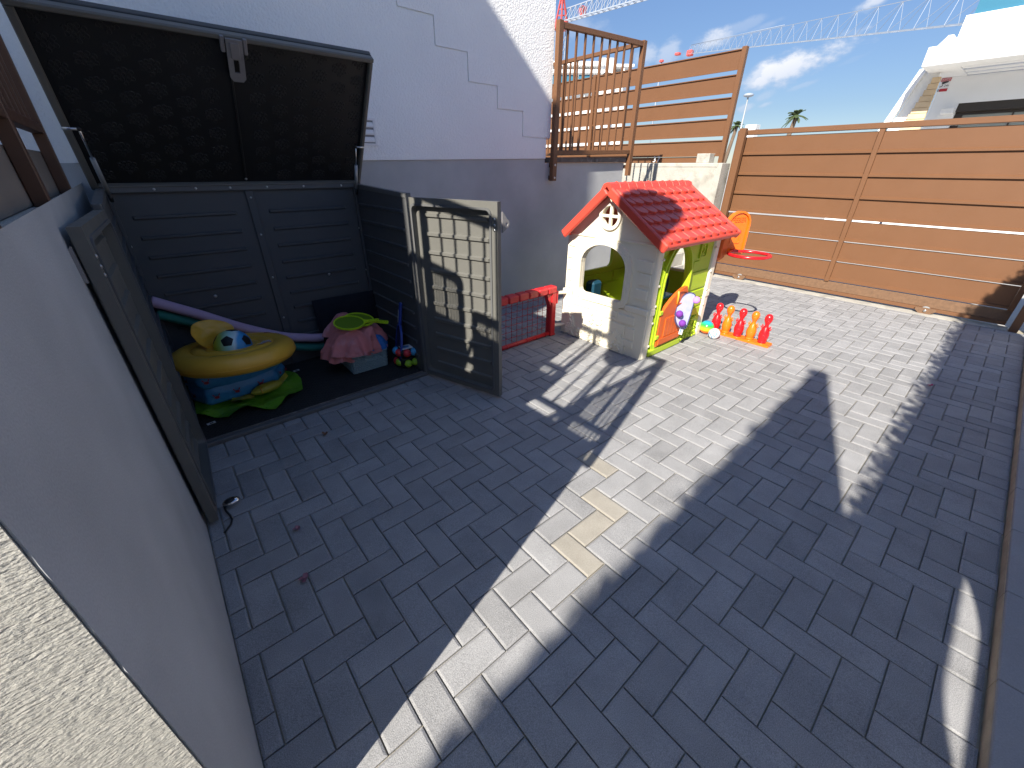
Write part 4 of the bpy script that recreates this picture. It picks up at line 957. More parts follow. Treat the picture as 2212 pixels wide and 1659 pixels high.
    part('sill', MB().obox(o+U*-.004+V*.001+n*.0006, U*.50, V*.062, n*.036, .010), m_lime, g)
    for (a0, a1, b0, b1) in ((.505, .60, .640, .720), (.505, W-.012, .47, .625), (.505, W-.012, .385, .455), (.505, .565, .30, .375), (.575, W-.012, .30, .375), (.505, W-.012, .21, .29)): brick(g, o, U, V, n, a0, a1, b0, b1, m_lime, .010)
    pt = part('number_plate', MB().plate(rounded(.578, .735, .692, .862, .012), [rounded(.594, .750, .676, .847, .008)], o+n*.0005, U, V, n, .014), m_lime, g)
    part('digits', lettering('2', .125, .010, o+U*.635+V*.757+n*.0005, U, V, n), m_lime, pt)
    part('bush_relief', MB().plate([(.50, .002), (W, .002), (W, .19), (W-.02, .235), (W-.06, .20), (.60, .175), (.55, .13), (.52, .06)], [], o+n*.0005, U, V, n, .010), m_lime, g)
    blob_cluster(o+n*.011, U, V, n, (.515, W-.004, .01, .225), 90, .0115, 21, m_lime, g, 'flower_relief')
    # orange half door
    dz = [(.072, .08), (.432, .08), (.435, .50)]+[(.435-.36*t, .505+.035*math.sin(math.pi*(.5-.5*t))-.14*t*t) for t in (.05, .2, .35, .5, .65, .8, .95)]+[(.068, .385)]
    d = part('half_door', MB().plate(dz, [], o+n*.012, U, V, n, .028), m_orange, ph)
    part('door_rail', MB().plate([(.085, .095), (.425, .095), (.425, .145), (.085, .145)], [], o+n*.0405, U, V, n, .009), m_orange, d)
    for i in range(5): part('door_plank', MB().plate([(.150+i*.054, .152), (.150+i*.054+.048, .152), (.150+i*.054+.048, .315), (.150+i*.054, .312)], [], o+n*.0405, U, V, n, .006), m_orange, d)
    part('door_top_plate', MB().plate([(.285, .40), (.425, .40), (.428, .495), (.36, .515), (.285, .515)], [grow([(.285, .40), (.425, .40), (.428, .495), (.36, .515), (.285, .515)], -.012)], o+n*.0405, U, V, n, .008), m_orange, d)
    part('amber_edge', MB().tube([o+U*.275+V*.518+n*.043, o+U*.285+V*.47+n*.045, o+U*.285+V*.41+n*.045], .008, 8), m_yellowtrim, d)
    for z in (.145, .355): part('hinge', MB().obox(o+U*.038+V*z+n*.027, U*.050, V*.038, n*.020, .007), m_lime, d)
    part('handle', MB().obox(o+U*.405+V*.27+n*.041, U*.028, V*.10, n*.030, .010), m_orange, d)
    # back wall (lime, square window) and far gable (cream outside)
    U, V, n = X, Z, Y; o = Vector((HX0+.03, HY1-.026, 0)); W2 = HX1-HX0-.06
    b = part('back_wall', MB().plate([(0, 0), (W2, 0), (W2, EAVE+.01), (0, EAVE+.01)], [rounded(.16, .545, .60, .875, .05)], o, U, V, n, .026), m_lime, ph)
    for (a0, a1, b0, b1) in ((.10, .34, .40, .50), (.36, .62, .40, .50), (.64, .88, .40, .50), (.20, .46, .28, .385), (.48, .74, .28, .385), (.10, .34, .16, .265), (.36, .62, .16, .265)): brick(b, o, U, V, -n, a0, a1, b0, b1, m_lime)
    o = Vector((HX1-.028, HY0+.002, 0)); W = HY1-HY0-.004; ym = HYM-HY0
    b2 = part('far_gable_wall', MB().plate([(0, 0), (W, 0), (W, EAVE), (ym, RIDGE), (0, EAVE)], [rounded(.10, .555, .74, .88, .07)], o, Y, Z, X, .028), m_lime, ph)
    part('white_sill', MB().obox(o+Y*.08+Z*.532-X*.004, Y*.68, Z*.024, X*.06, .008), m_cream, b2)
    # toy kitchen pieces inside
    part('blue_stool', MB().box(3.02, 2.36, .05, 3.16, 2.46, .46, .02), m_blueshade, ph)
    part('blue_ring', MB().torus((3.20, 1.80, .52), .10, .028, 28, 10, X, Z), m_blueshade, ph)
    part('blue_shelf', MB().box(3.02, 1.70, .425, 3.30, 1.80, .448, .006), m_blueplastic, ph)
    # roof: two slopes with moulded tiles, bargeboard edges, ridge cap
    rx0, rx1 = 2.695, 3.862
    ey, ez, ry, rz = 1.508, .925, HYM-.030, 1.272
    for s in (-1, 1):
        yy = lambda y: y if s < 0 else 2*HYM-y-(.135*(HYM-y)/(HYM-1.508))
        e, r = Vector((0, yy(ey), ez)), Vector((0, yy(ry), rz)); u = r-e; L = u.length; u.normalize(); n = Vector((0, -u.z*(1 if s > 0 else -1)*-1, abs(u.y))); n = Vector((0, (-1 if s < 0 else 1)*abs(u.z), abs(u.y))).normalized()
        sl_ = part('roof_slope', MB().obox(Vector((rx0, 0, 0))+e, X*(rx1-rx0), u*L, -n*.022, .006), m_red, ph)
        part('gutter_lip', MB().obox(Vector((rx0-.004, 0, 0))+e-u*.012+n*.004, X*(rx1-rx0+.008), u*.020, -n*.045, .008), m_red, sl_)
        for xx in (rx0-.008, rx1-.022):
            part('bargeboard', MB().obox(Vector((xx, 0, 0))+e-u*.010+n*.012, X*.030, u*(L+.01), -n*.068, .009), m_red, sl_)
        rows = 6; pitch = (L-.018)/rows; cols = 9; cw = (rx1-rx0-.085)/cols
        for row in range(rows):
            top = L-.006-row*pitch*1.0; off = (row % 2)*.5
            for c in range(cols+1):
                xa = rx0+.042+(c-off)*cw; xb = xa+cw*.93
                lo, hi = rx0+.034, rx1-.034
                if xb-lo < cw*.25 or hi-xa < cw*.25: continue
                xa, xb = max(xa, lo), min(xb, hi); xm, w = (xa+xb)/2, (xb-xa)/2; ln = pitch*1.06
                pts = [(xa, top), (xb, top)]; k = 7
                prof = [(xb, top-ln*.50)]+[(xm+w*math.cos(math.pi*i/k), top-ln*.55-ln*.42*math.sin(math.pi*i/k)) for i in range(k+1)]+[(xa, top-ln*.50)]
                mb = MB(); vs = []; 
                loop = [(xb, top)]+prof+[(xa, top)]
                hgt = lambda t: .003+.019*min(1, (top-t)/ln)
                low = [Vector((p[0], 0, 0))+e+u*p[1]+n*.0004 for p in loop]; cxm, cym = xm, top-ln*.5
                hi_ = [Vector((cxm+(p[0]-cxm)*.90, 0, 0))+e+u*(cym+(p[1]-cym)*.93)+n*hgt(p[1]) for p in loop]
                q = len(loop); mb.add(low+hi_, [tuple(range(q, 2*q))]+[(i, (i+1) % q, q+(i+1) % q, q+i) for i in range(q)])
                if s < 0 or True: part('roof_tile', mb, m_red, sl_)
    cap = []
    part('ridge_cap', MB().plate([(-.062, -.045), (-.048, -.004), (-.030, .028), (0, .038), (.030, .028), (.048, -.004), (.062, -.045), (.048, -.045), (0, .012), (-.048, -.045)], [], (rx0-.006, HYM, rz), Y, Z, X, rx1-rx0+.012), m_red, ph)
    for i in range(1, 11):
        x = rx0+i*(rx1-rx0)/11; part('cap_joint', MB().tube([Vector((x, HYM+a, rz+b)) for a, b in ((-.058, -.030), (-.046, .0), (-.029, .030), (0, .040), (.029, .030), (.046, .0), (.058, -.030))], .0045, 6), m_red, ph)
playhouse()

# ------------------------------------------------------------------ basketball hoop on the far corner
hp = thing('basketball_hoop', 'orange toy basketball backboard with red ring fixed to the playhouse corner', 'basketball hoop', (4.05, 1.62, .68))
def hoop():
    by = 1.60
    out = [(-.115, 0), (.115, 0), (.128, .05), (.128, .26)]+[(.128*math.cos(R_(a)), .26+.118*math.sin(R_(a))) for a in (20, 40, 60, 80, 100, 120, 140, 160)]+[(-.128, .26), (-.128, .05)]
    U = Vector((.917, -.40, 0)).normalized(); n = Vector((U.y, -U.x, 0)); o = Vector((4.09, by+.03, .695))
    bd = part('backboard', MB().plate(out, [], o, U, Z, -n, .022), m_orange2, hp)
    part('board_rim', MB().plate(out, [grow(out, -.016)], o+n*.0004, U, Z, n, .012), m_orange2, bd)
    part('lettering', lettering('FEBER', .058, .005, o+n*.0006+Z*.285, U, Z, n), m_orange, bd)
    part('target_panel', MB().plate(rounded(-.055, .10, .055, .225, .01), [rounded(-.045, .11, .045, .215, .008)], o+n*.0005, U, Z, n, .005), m_orange2, bd)
    br = part('bracket', MB().plate([(0, -.02), (.075, -.05), (.16, -.03), (.19, .02), (.20, .27), (.15, .22), (.09, .10), (0, .16)], [], Vector((3.778, by+.065, .72)), X, Z, Y, -.040), m_orange, hp)
    part('bracket_web', MB().box(3.778, by-.01, .70, 3.80, by+.12, .90, .008), m_orange, br)
    rg = part('ring', MB().torus(o+n*.205+Z*.035, .168, .0135, 40, 10, U, n, 1.0), m_redtoy, hp)
    part('ring_arm', MB().obox(o+n*.0125+Z*.02-U*.03, U*.06, n*.035, Z*.032, .006), m_redtoy, rg)
hoop()

# ------------------------------------------------------------------ football goal clipped to the house
gl = thing('football_goal', 'small red plastic football goal with net beside the playhouse', 'goal', (2.25, 2.52, 0))
def goal():
    x0, x1, y, h = 1.62, 2.652, 2.50, .468; t = .062
    for xa, s in ((x1-t, 1), (x0, -1)):
        pst = part('post', MB().box(xa, y-.03, .0, xa+t, y+.045, h-.03, .008), m_redgoal, gl)
        part('post_foot', MB().box(xa-.004, y-.034, .0, xa+t+.004, y+.05, .02, .005), m_redgoal, pst)
    part('corner_brace', MB().prism([(0, 0), (-.055, .0), (0, -.13)], (x1-t+.001, y-.02, h-.064), X, Z, (0, .05, 0)), m_redgoal, gl)
    n = 9
    for i in range(n):
        a, b = x0+(x1-x0)*i/n, x0+(x1-x0)*(i+1)/n
        part('crossbar_segment', MB().box(a+.001, y-.035, h-.064, b-.001, y+.05, h, .012), m_redgoal, gl)
    part('ground_bar', MB().tube([(x0+.03, y, .020), (x1-t+.01, y, .020)], .019, 12), m_redgoal, gl)
    for i in range(1, n): part('bar_collar', MB().tube([(x0+(x1-x0)*i/n-.004, y, .020), (x0+(x1-x0)*i/n+.004, y, .020)], .0212, 12), m_redgoal, gl)
    mb = MB(); cell = .062; k = int((x1-x0-2*t)/cell)
    xs = [x0+t+cell*(i+.5) for i in range(k+1)]
    for x in xs: mb.tube([(x, y+.012+.004*math.sin(x*40), .03), (x, y+.016, .22), (x, y+.012, h-.06)], .0022, 5)
    for r in range(1, 7):
        z = .03+r*.0575
        for i in range(len(xs)-1):
            a, b = xs[i], xs[i+1]; mb.tube([(a, y+.013, z), (a+cell*.25, y+.018, z-.007), ((a+b)/2, y+.02, z-.0095), (b-cell*.25, y+.018, z-.007), (b, y+.013, z)], .002, 5)
        for x in xs: mb.ball((x, y+.014, z), .0048, 6, 5)
    part('net', mb, m_rednet, gl)
    for z in (.385, .075):
        part('clip', MB().obox((x1+.0005, y-.02, z), (.135, -.02, -.012), (0, .04, 0), (0, 0, .026), .008), m_cream, gl)
    part('clip_pad', MB().box(x1+.0005, y-.028, .30, x1+.022, y+.02, .42, .006), m_redgoal, gl)
goal()

# ------------------------------------------------------------------ bowling pins on their tray, two small balls
tr = thing('pin_tray', 'flat orange tray with five rings under the bowling pins', 'tray', (3.925, 1.30, 0))
part('base_plate', MB().plate([(-.052, -.27), (.045, -.27), (.058, -.255), (.055, .25), (.04, .262), (-.05, .262), (-.058, .25), (-.058, -.255)], [], (3.925, 1.30, .001), X, Y, Z, .016), m_orange2, tr)
PY = [1.538, 1.435, 1.322, 1.213, 1.105]
for y in PY: part('ring', MB().torus((3.92, y, .0185), .043, .005, 24, 6), m_orange2, tr)
def pin(y, m, label):
    c = Vector((3.92, y, .0175)); r = thing('bowling_pin', label, 'bowling pin', c, 'toy bowling pins in a row')
    part('body', MB().lathe([(.030, 0), (.034, .006), (.034, .016), (.030, .020), (.034, .030), (.040, .055), (.0415, .075), (.039, .10), (.032, .125), (.022, .145), (.0165, .160), (.016, .172), (.021, .186), (.029, .203), (.0325, .222), (.031, .240), (.024, .256), (.012, .265), (1e-5, .267)], c, 24), m, r)
    ears = MB()
    for s in (-1, 1):
        w = Vector((.25*s, .97*s, 0)).normalized()
        ears.tube([c+w*.020+Z*.138, c+w*.034+Z*.150, c+w*.040+Z*.166], [.010, .008, .0015], 8)
        ears.tube([c+w*.028+Z*.125, c+w*.043+Z*.134, c+w*.052+Z*.150], [.008, .006, .0012], 8)
    part('arm_points', ears, m, r)
    f = Vector((-.93, -.36, 0)).normalized(); sd = Vector((.36, -.93, 0)).normalized(); fc = MB()
    for s in (-1, 1): fc.ball(c+f*.030+sd*s*.011+Z*.229, .0048, 8, 6)
    fc.tube([c+f*.029+sd*a+Z*(.212+abs(a)*.35) for a in (-.012, -.006, 0, .006, .012)], .0022, 6)
    part('face_relief', fc, m, r); part('belly_ring', MB().torus(c+Z*.078, .0405, .0022, 28, 6), m, r)
for y, m, l in zip(PY, (m_redtoy, m_orange2, m_redtoy, m_orange2, m_redtoy), ('red bowling pin nearest the playhouse, partly behind the rainbow ball', 'orange bowling pin second from the playhouse, next to the two balls', 'red bowling pin in the middle of the row of five', 'orange bowling pin second from the open end of the tray', 'red bowling pin at the open end of the orange tray')): pin(y, m, l)
rb = ramp_mat('rainbow ball', (.15, .0, 1), [(0, (.75, .10, .02)), (.22, (.85, .22, .01)), (.34, (.85, .60, .02)), (.48, (.30, .65, .03)), (.66, (.03, .55, .06)), (.82, (.02, .42, .30)), (.96, (.02, .30, .55)), (1, (.02, .25, .5))], .2, -.064, .064)
b1 = MB().ball((3.80, 1.565, .064), .064, 32, 20)
bo = bpy.data.objects.new('play_ball', b1.mesh('play_ball', rb, (3.80, 1.565, .064))); COL.objects.link(bo); bo.location = (3.80, 1.565, .064); bo['label'] = 'small rainbow coloured ball touching the foot of the first red pin'; bo['category'] = 'ball'; ORG[bo.name] = Vector(bo.location)
wb = thing('play_ball', 'small white ball with blue oval stripes in front of the rainbow ball', 'ball', (3.722, 1.452, .051))
m_ballwhite = mat('white ball vinyl', (.75, .76, .78), .25, var=.02); m_ballstripe = mat('blue stripe print', (.03, .22, .5), .25, var=.02)
part('shell', MB().ball((3.722, 1.452, .051), .051, 28, 18), m_ballwhite, wb)
sp = MB()
for d in ((-.80, -.42, .42), (.3, -.85, .1), (.2, .3, 1), (-.6, .8, .1), (-.9, .3, -.4)):
    o_ = circle(0, 0, .42, 24, .86); i_ = circle(0, 0, .24, 24, .62); sphere_patch(sp, (3.722, 1.452, .051), .051, d, (.35, .2, .9), o_, 0, i_)
part('stripe_print', sp, m_ballstripe, wb)

# ------------------------------------------------------------------ catch disc hanging on the half door
cd = thing('catch_disc', 'pale lilac catching disc with three purple balls hanging on the orange half door', 'toy', (3.285, 1.575, .20))
def disc():
    c = Vector((3.285, 1.555, .335)); n = Vector((-.30, -.92, .22)).normalized(); V = Vector((.36, .0, 1)); V = (V-n*V.dot(n)).normalized(); U = V.cross(n)
    U = -U if U.x < 0 else U
    sh_ = [(max(-.118, .118*math.cos(R_(a))) if math.cos(R_(a)) < .35 else .041+.012*(math.cos(R_(a))-.35), .150*math.sin(R_(a))) for a in range(0, 360, 12)]
    part('face', MB().plate(sh_, [], c, U, V, n, .006), m_disc, cd)
    part('rim', MB().plate(grow(sh_, .007), [grow(sh_, -.001)], c-n*.003, U, V, n, .013), m_discrim, cd)
    for (a, b, m) in ((-.085, -.045, m_purple), (-.025, -.112, m_purple), (.055, .105, m_mauve)): part('felt_ball', MB().ball(c+U*a+V*b+n*.024, .030, 18, 12), m, cd)
    part('hanging_tag', MB().obox(c-V*.205+U*-.012, U*.040, V*.055, n*.002), m_paper, cd); part('tag_print', MB().obox(c-V*.198+U*-.004+n*.0024, U*.008, V*.040, n*.0006), m_ballstripe, cd)
    part('hook_strap', MB().obox(c+V*.03+U*.01-n*.0035, U*.03, V*.06, -n*.03, .004), m_discrim, cd)
disc()

# ------------------------------------------------------------------ petals and leaf blown onto the pavers
def petal(x, y, m, label, s=.018, seed=1, name='petal', cat='petal'):
    mb = MB()
    for q in range(3):
        a = seed+q*2.1; u, v = Vector((math.cos(a), math.sin(a), .25+.2*q)), Vector((-math.sin(a), math.cos(a), .35)); vs = []; c = Vector((x, y, .006))
        for i in range(4):
            for j in range(4): e, f = i/3, (j/3-.5)*2*math.sin(math.pi*(.12+.80*i/3)); vs.append(c+u*s*e+v*s*.55*f+Z*(s*.28*(f*f)+.15*s*math.sin(3*e+seed)))
        mb.add(vs, [(i*4+j, i*4+j+1, (i+1)*4+j+1, (i+1)*4+j) for i in range(3) for j in range(3)], 0, True)
    solo(name, mb, m, label, cat)
petal(.10, 1.552, m_petal, 'dried pink petal on the pavers, the one nearer the shed', .018, 1)
petal(.05, 1.278, m_petal, 'dried pink petal on the pavers, the one farther from the shed', .020, 2.6)
petal(4.02, -.02, m_redpetal, 'magenta petal at the shadow edge on the right of the driveway', .018, .6)
petal(.43, 2.20, m_brownleaf, 'tiny dry brown leaf on the pavers in front of the shed', .018, 4, 'dry_leaf', 'leaf')

# ================================================================== AROUND THE DRIVEWAY (mostly outside the frame, throws the shadows)
own = thing('neighbouring_house', 'white house volume behind the left terrace, outside the picture', 'house', (-6, 5, 0))
part('wall', MB().box(-10, 1.41, 0, -2.5, YW-.004, 6.7), m_white, own); part('upper_wall', MB().box(-10, YW+.305, 0, -5.3, 9, 6.7), m_white, own)
oh = thing('tall_shadow_wall', 'tall thin white wall added unseen behind the camera, shaped for its shadow edge', 'wall', (-4, -.94, 0))  # unseen wall, added and shaped to cast the wedge shadow
wtop = lambda x: 3.60+.10*(x+4.4)  # top slope chosen to bend the shadow edge on the pavers
part('wall', MB().prism([(-9, 0), (-1.27, 0), (-1.27, wtop(-1.27)), (-9, wtop(-9))], (0, -.985, 0), X, Z, (0, .085, 0)), m_white, oh)
part('wall_cap', MB().prism([(-9.02, wtop(-9)+.0005), (-1.27, wtop(-1.27)+.0005), (-1.27, wtop(-1.27)+.03), (-9.02, wtop(-9)+.03)], (0, -.99, 0), X, Z, (0, .095, 0)), m_white2, oh)
def leaves(mb, n, region, s, rng, keep=None):
    x0, x1, y0, y1, z0, z1 = region
    for _ in range(n):
        p = Vector((rng.uniform(x0, x1), rng.uniform(y0, y1), rng.uniform(z0, z1)))
        if keep and not keep(p): continue
        d = Vector((rng.gauss(0, 1), rng.gauss(0, 1), rng.gauss(0, 1))).normalized(); e = d.orthogonal().normalized(); k = s*rng.uniform(.6, 1.3); w = d.cross(e)
        mb.add([p-e*k*.5, p+w*k*.28, p+e*k*.6, p-w*k*.28], [(0, 1, 2, 3)])
rng = random.Random(11)
cp = thing('creeper', 'leafy creeper added along the tall unseen wall to ruffle its shadow edge', 'plant', (-3, -.95, 3.6))  # leaves added to roughen the tall wall's shadow edge
mb = MB(); leaves(mb, 5200, (-5.2, -1.30, -1.0, -.87, 3.5, 4.02), .05, rng, lambda p: wtop(p.x)-.05 < p.z < wtop(p.x)+.03+.06*(.5+.9*mnoise.noise(Vector((p.x*3.3, 0, 2))))); part('foliage', mb, m_leaf, cp)
part('stem', MB().tube([(x, -.945, wtop(x)+.04) for x in (-5.1, -3.6, -2.2, -1.32)], .01, 6), m_branch, cp)
gw = thing('shadow_wall', 'white wall added beside the camera to cast shade, its opening shaping a lit patch', 'wall', (1.7, -1.05, .056))  # unseen wall added to cast shade, white so it returns sky light
part('wall', MB().plate([(-1.25, .056), (4.3, .056), (4.3, 2.26), (-1.25, 2.26)], [rounded(-.64, 1.28, .22, 1.58, .12)], (0, -.98, 0), X, Z, Y, .06), m_white, gw)  # opening cut to let a sunlit patch reach the pavers
hd = thing('creeper', 'leafy creeper added on the unseen side wall for its wavy shadow edge', 'plant', (1.7, -.95, 2.26))  # foliage added to give the side shadow a wavy border
mb = MB(); mb.box(-1.24, -.975, 2.261, 4.28, -.925, 2.36); part('stem', mb, m_branch, hd)  # opaque bar inside the leaves, stops sun along the wall top
mb = MB(); leaves(mb, 5200, (-1.25, 4.3, -1.02, -.86, 2.2, 2.56), .05, rng, lambda p: p.z < 2.42+.075*mnoise.noise(Vector((p.x*2.6, p.y, 1)))); part('foliage', mb, m_leaf, hd)
pa = thing('parasol_caster', 'closed parasol shape added unseen on the terrace to shade the playhouse roof', 'parasol', (-.6, .745, 1.29))  # unseen stand-in added to cast the rounded shadow on the playhouse roof
part('pole', MB().tube([(-.6, .745, 1.3), (-.6, .745, 4.1)], .019, 10), m_steel, pa); part('foot', MB().lathe([(.24, 1.29), (.24, 1.33), (.05, 1.37), (.03, 1.5)], (-.6, .745, 0), 24), m_tile, pa)
part('cover', MB().lathe([(.05, 2.50), (.13, 2.58), (.175, 2.75), (.19, 3.0), (.185, 3.2), (.20, 3.5), (.205, 3.9), (.19, 4.10), (.13, 4.19), (.02, 4.22)], (-.6, .745, 0), 22, 1, .97), m_canvas, pa)
def chair(x, y, top, label):
    c = thing('terrace_chair', label, 'chair', (x, y, 1.29), 'dark chairs on the terrace')
    for dx in (-.24, .2):
        for dy in (-.2, .2): part('leg', MB().box(x+dx-.015, y+dy-.015, 1.29, x+dx+.015, y+dy+.015, 1.71), m_wicker, c)
    part('seat', MB().box(x-.26, y-.23, 1.711, x+.23, y+.23, 1.745, .006), m_wicker, c)
    bf = part('backrest_frame', MB().plate(rounded(-.23, 0, .23, top-1.745, .06), [rounded(-.19, .24, .19, top-1.745-.05, .04)], (x+.20, y, 1.746), Y, Z, X, .03), m_wicker, c)
    mb = MB()
    for i in range(16): mb.box(x+.206, y-.19+i*.0245, 1.99, x+.216, y-.19+i*.0245+.011, top-.05)
    part('mesh_back', mb, m_wicker, c, kind='stuff')
    for dy in (-.235, .205): part('armrest', MB().box(x-.22, y+dy, 1.93, x+.195, y+dy+.03, 1.955, .004), m_wicker, c)
chair(-.72, 1.80, 2.32, 'taller dark slatted chair on the terrace, farther from the wall end')
chair(-.72, 1.28, 2.13, 'lower dark slatted chair added on the terrace to shade more of the shed door')  # second chair added as caster for the lower door shadow

# ================================================================== NEIGHBOUR ACROSS THE STREET
nb = thing('modern_villa', 'white flat roofed modern house behind the gate with outside stairs and dark window', 'house', (16, -2, 0))
def villa():
    x = 14.0
    part('roof_slab', MB().box(x, -9, 3.39, x+.55, 2.60, 3.735, .012), m_white2, nb)
    part('roof_slab', MB().box(x+.5505, 2.03, 3.39, 16.6, 2.599, 3.734, .01), m_white2, nb)
    part('roof_slab', MB().box(16.0, -9, 3.39, 22, 2.03, 3.733), m_white2, nb)
    part('upper_volume', MB().prism([(2.235, 3.7355), (2.235, 4.24), (-9, 4.24), (-9, 3.7355)], (x+.30, 0, 0), Y, Z, (.22, 0, 0)), m_white2, nb)
    part('roof_upstand', MB().prism([(2.47, 3.7355), (2.35, 3.90), (2.27, 3.90), (2.23, 3.86), (2.20, 3.7355)], (x+.04, 0, 0), Y, Z, (.24, 0, 0)), m_white2, nb)
    part('balcony_glass', MB().box(x+.38, -9, 4.2405, x+.395, 2.135, 5.2), m_glass, nb)
    for i, bx in enumerate((14.68, 15.22, 15.70)): part('pergola_beam', MB().box(bx, -9, 3.395, bx+.22, 2.029, 3.56, .02), m_white2, nb)
    wx = 15.95; k = 1.139
    part('facade_wall', MB().plate([(-9, 0), (2.47, 0), (2.47, 3.389), (-9, 3.389)], [[(-6, .3), (-6, 2.84), (1.965, 2.84), (1.965, .3)]], (wx, 0, 0), Y, Z, X, .25), m_white2, nb)
    w = part('window', MB().plate([(-6, .3), (-6, 2.839), (1.964, 2.839), (1.964, .3)], [[(-5.9, .4), (-5.9, 2.60), (1.82, 2.60), (1.82, .4)]], (wx+.16, 0, 0), Y, Z, X, .06), m_winframe, nb)
    for i in range(10):
        a, b = 1.819-i*.86, 1.819-(i+1)*.86+.03
        part('pane', MB().box(wx+.20, b, .401, wx+.206, a, 2.599), m_curtain, w)
        part('mullion', MB().box(wx+.175, b-.03, .4, wx+.215, b-.0003, 2.6), m_winframe, w)
    part('roller_box', MB().box(wx+.02, -6, 2.66, wx+.155, 1.963, 2.838), m_winframe, nb)
    part('white_ledge', MB().box(wx-.30, 1.97, 2.62, wx-.001, 2.20, 2.73, .006), m_white2, nb)
    # outside stair along the side: sloping parapet, inner face, saw tooth treads
    sx = 14.9; s = sx/14; z = lambda v: 1.4+(v-1.4)*s
    part('stair_parapet', MB().prism([(2.60*s, z(3.36)), (2.49*s, z(3.36)), (2.49*s, z(3.30)), (2.84*s, z(2.20)), (2.84*s, -.05), (3.4*s, -.05), (3.4*s, z(1.2)), (2.955*s, z(2.20))], (sx, 0, 0), Y, Z, (.16, 0, 0)), m_white2, nb)
    part('stair_inner_wall', MB().prism([(2.49*s, z(3.37)), (2.26*s, z(3.37)), (2.26*s, -.05), (3.2*s, -.05), (2.84*s, z(2.1))], (sx+.17, 0, 0), Y, Z, (.10, 0, 0)), m_white, nb)
    sy0, sz0, sy1, sz1 = 2.31, 3.19, 2.56, 2.20
    for i in range(9):
        t0, t1 = i/9, (i+1)/9; ya = (sy0+(sy1-sy0)*t0)*s; za = z(sz0+(sz1-sz0)*t0); zb_ = z(sz0+(sz1-sz0)*t1)
        part('stair_tread', MB().box(sx+.05, 2.20*s, zb_+.002, sx+.165, ya+.03, za-.004, .006), m_beige, nb)
    # camera warning sign on the facade
    sg = thing('alarm_sign', 'red and white security camera warning sign on the white villa wall', 'sign', (wx-.02, 2.39, 2.35+.75))
    Y0, Y1, Z0, Z1 = 2.49, 2.30, 3.11, 3.39
    Y0, Y1 = 2.155*k+.01, 2.005*k; Z1, Z0 = 1.4+(3.150-1.4)*k-.01, 1.4+(2.902-1.4)*k
    hgt = Z1-Z0; ym = (Y0+Y1)/2; wd = Y0-Y1
    part('plate', MB().box(wx-.012, Y1, Z0, wx-.002, Y0, Z1), m_paper, sg)
    part('red_band', MB().box(wx-.015, Y1, Z1-hgt*.26, wx-.0125, Y0, Z1), m_signred, sg); part('red_band', MB().box(wx-.015, Y1, Z0, wx-.0125, Y0-wd*.22, Z0+hgt*.22), m_signred, sg)
    part('lettering', lettering('ALARMA', .042, .002, (wx-.0155, ym, Z1-hgt*.14), -Y, Z, -X), m_paper, sg)
    part('lettering', lettering('CONECTADA', .026, .002, (wx-.0155, ym, Z1-hgt*.235), -Y, Z, -X), m_paper, sg)
    part('lettering', lettering('24h', .06, .002, (wx-.0130, ym-wd*.26, Z0+hgt*.36), -Y, Z, -X), m_signblack, sg)
    part('camera_symbol', MB().plate([(-.06, .03), (.05, .06), (.06, .02), (-.045, -.02)], [], (wx-.0130, ym, Z0+hgt*.60), -Y, Z, -X, .002), m_signblack, sg)
    part('camera_symbol', MB().plate([(-.075, -.05), (-.03, -.04), (-.02, -.005), (-.035, -.002), (-.045, -.03), (-.075, -.035)], [], (wx-.0130, ym, Z0+hgt*.52), -Y, Z, -X, .002), m_signblack, sg)
    part('phone_symbol', MB().plate(circle(0, 0, .022, 14), [circle(0, 0, .012, 12)], (wx-.0130, Y0-wd*.11, Z0+hgt*.11), -Y, Z, -X, .002), m_signblack, sg)
villa()

# ================================================================== FAR BACKGROUND
def at(x, y, dist): return CAM+vdir(x, y)*dist
def lattice(root, a, b, h0, h1, bays, m, up=Z, r=.05, name='jib_lattice', w=.9):
    """a crane truss from a to b: bottom chords, top chord, verticals and diagonals, one mesh per chord set"""
    a, b = Vector(a), Vector(b); side = (b-a).cross(Z).normalized()*w/2
    bot = MB(); bot.tube([a+side, b+side], r, 4, smooth=False); bot.tube([a-side, b-side], r, 4, smooth=False); part('lower_chord', bot, m, root)
    tp = MB(); top = [a.lerp(b, i/bays)+up*(h0+(h1-h0)*i/bays) for i in range(bays+1)]; tp.tube(top, r*.9, 4, smooth=False); part('upper_chord', tp, m, root)
    br = MB()
    for i in range(bays):
        p, q = a.lerp(b, i/bays), a.lerp(b, (i+1)/bays)
        for s in (1, -1):
            br.tube([p+side*s, top[i]], r*.5, 4, smooth=False); br.tube([p+side*s, top[i+1]], r*.45, 4, smooth=False)
        br.tube([p+side, p-side], r*.45, 4, smooth=False); br.tube([p+side, q-side], r*.4, 4, smooth=False)
    part('bracing', br, m, root)
cr = thing('tower_crane', 'long white crane jib with red tip reaching across the sky to the right', 'crane', at(1480, 118, 105))
A, B = at(1490, 116, 105), at(2230, 36, 42)
lattice(cr, A, B, 1.2, 1.9, 24, m_crane, r=.035)
part('jib_tip', MB().obox(A-Vector((.6, .6, .4)), (1.0, 0, 0), (0, 1.0, 0), (0, 0, .9), .1), m_cranered, cr); part('counter_block', MB().obox(at(1464, 117, 105)-Vector((.5, .5, .2)), (.9, 0, 0), (0, .9, 0), (0, 0, .4), .08), m_cranered, cr)
part('tie_rod', MB().tube([A+Z*1.3, A.lerp(B, .55)+Z*1.7], .04, 4), m_crane, cr)
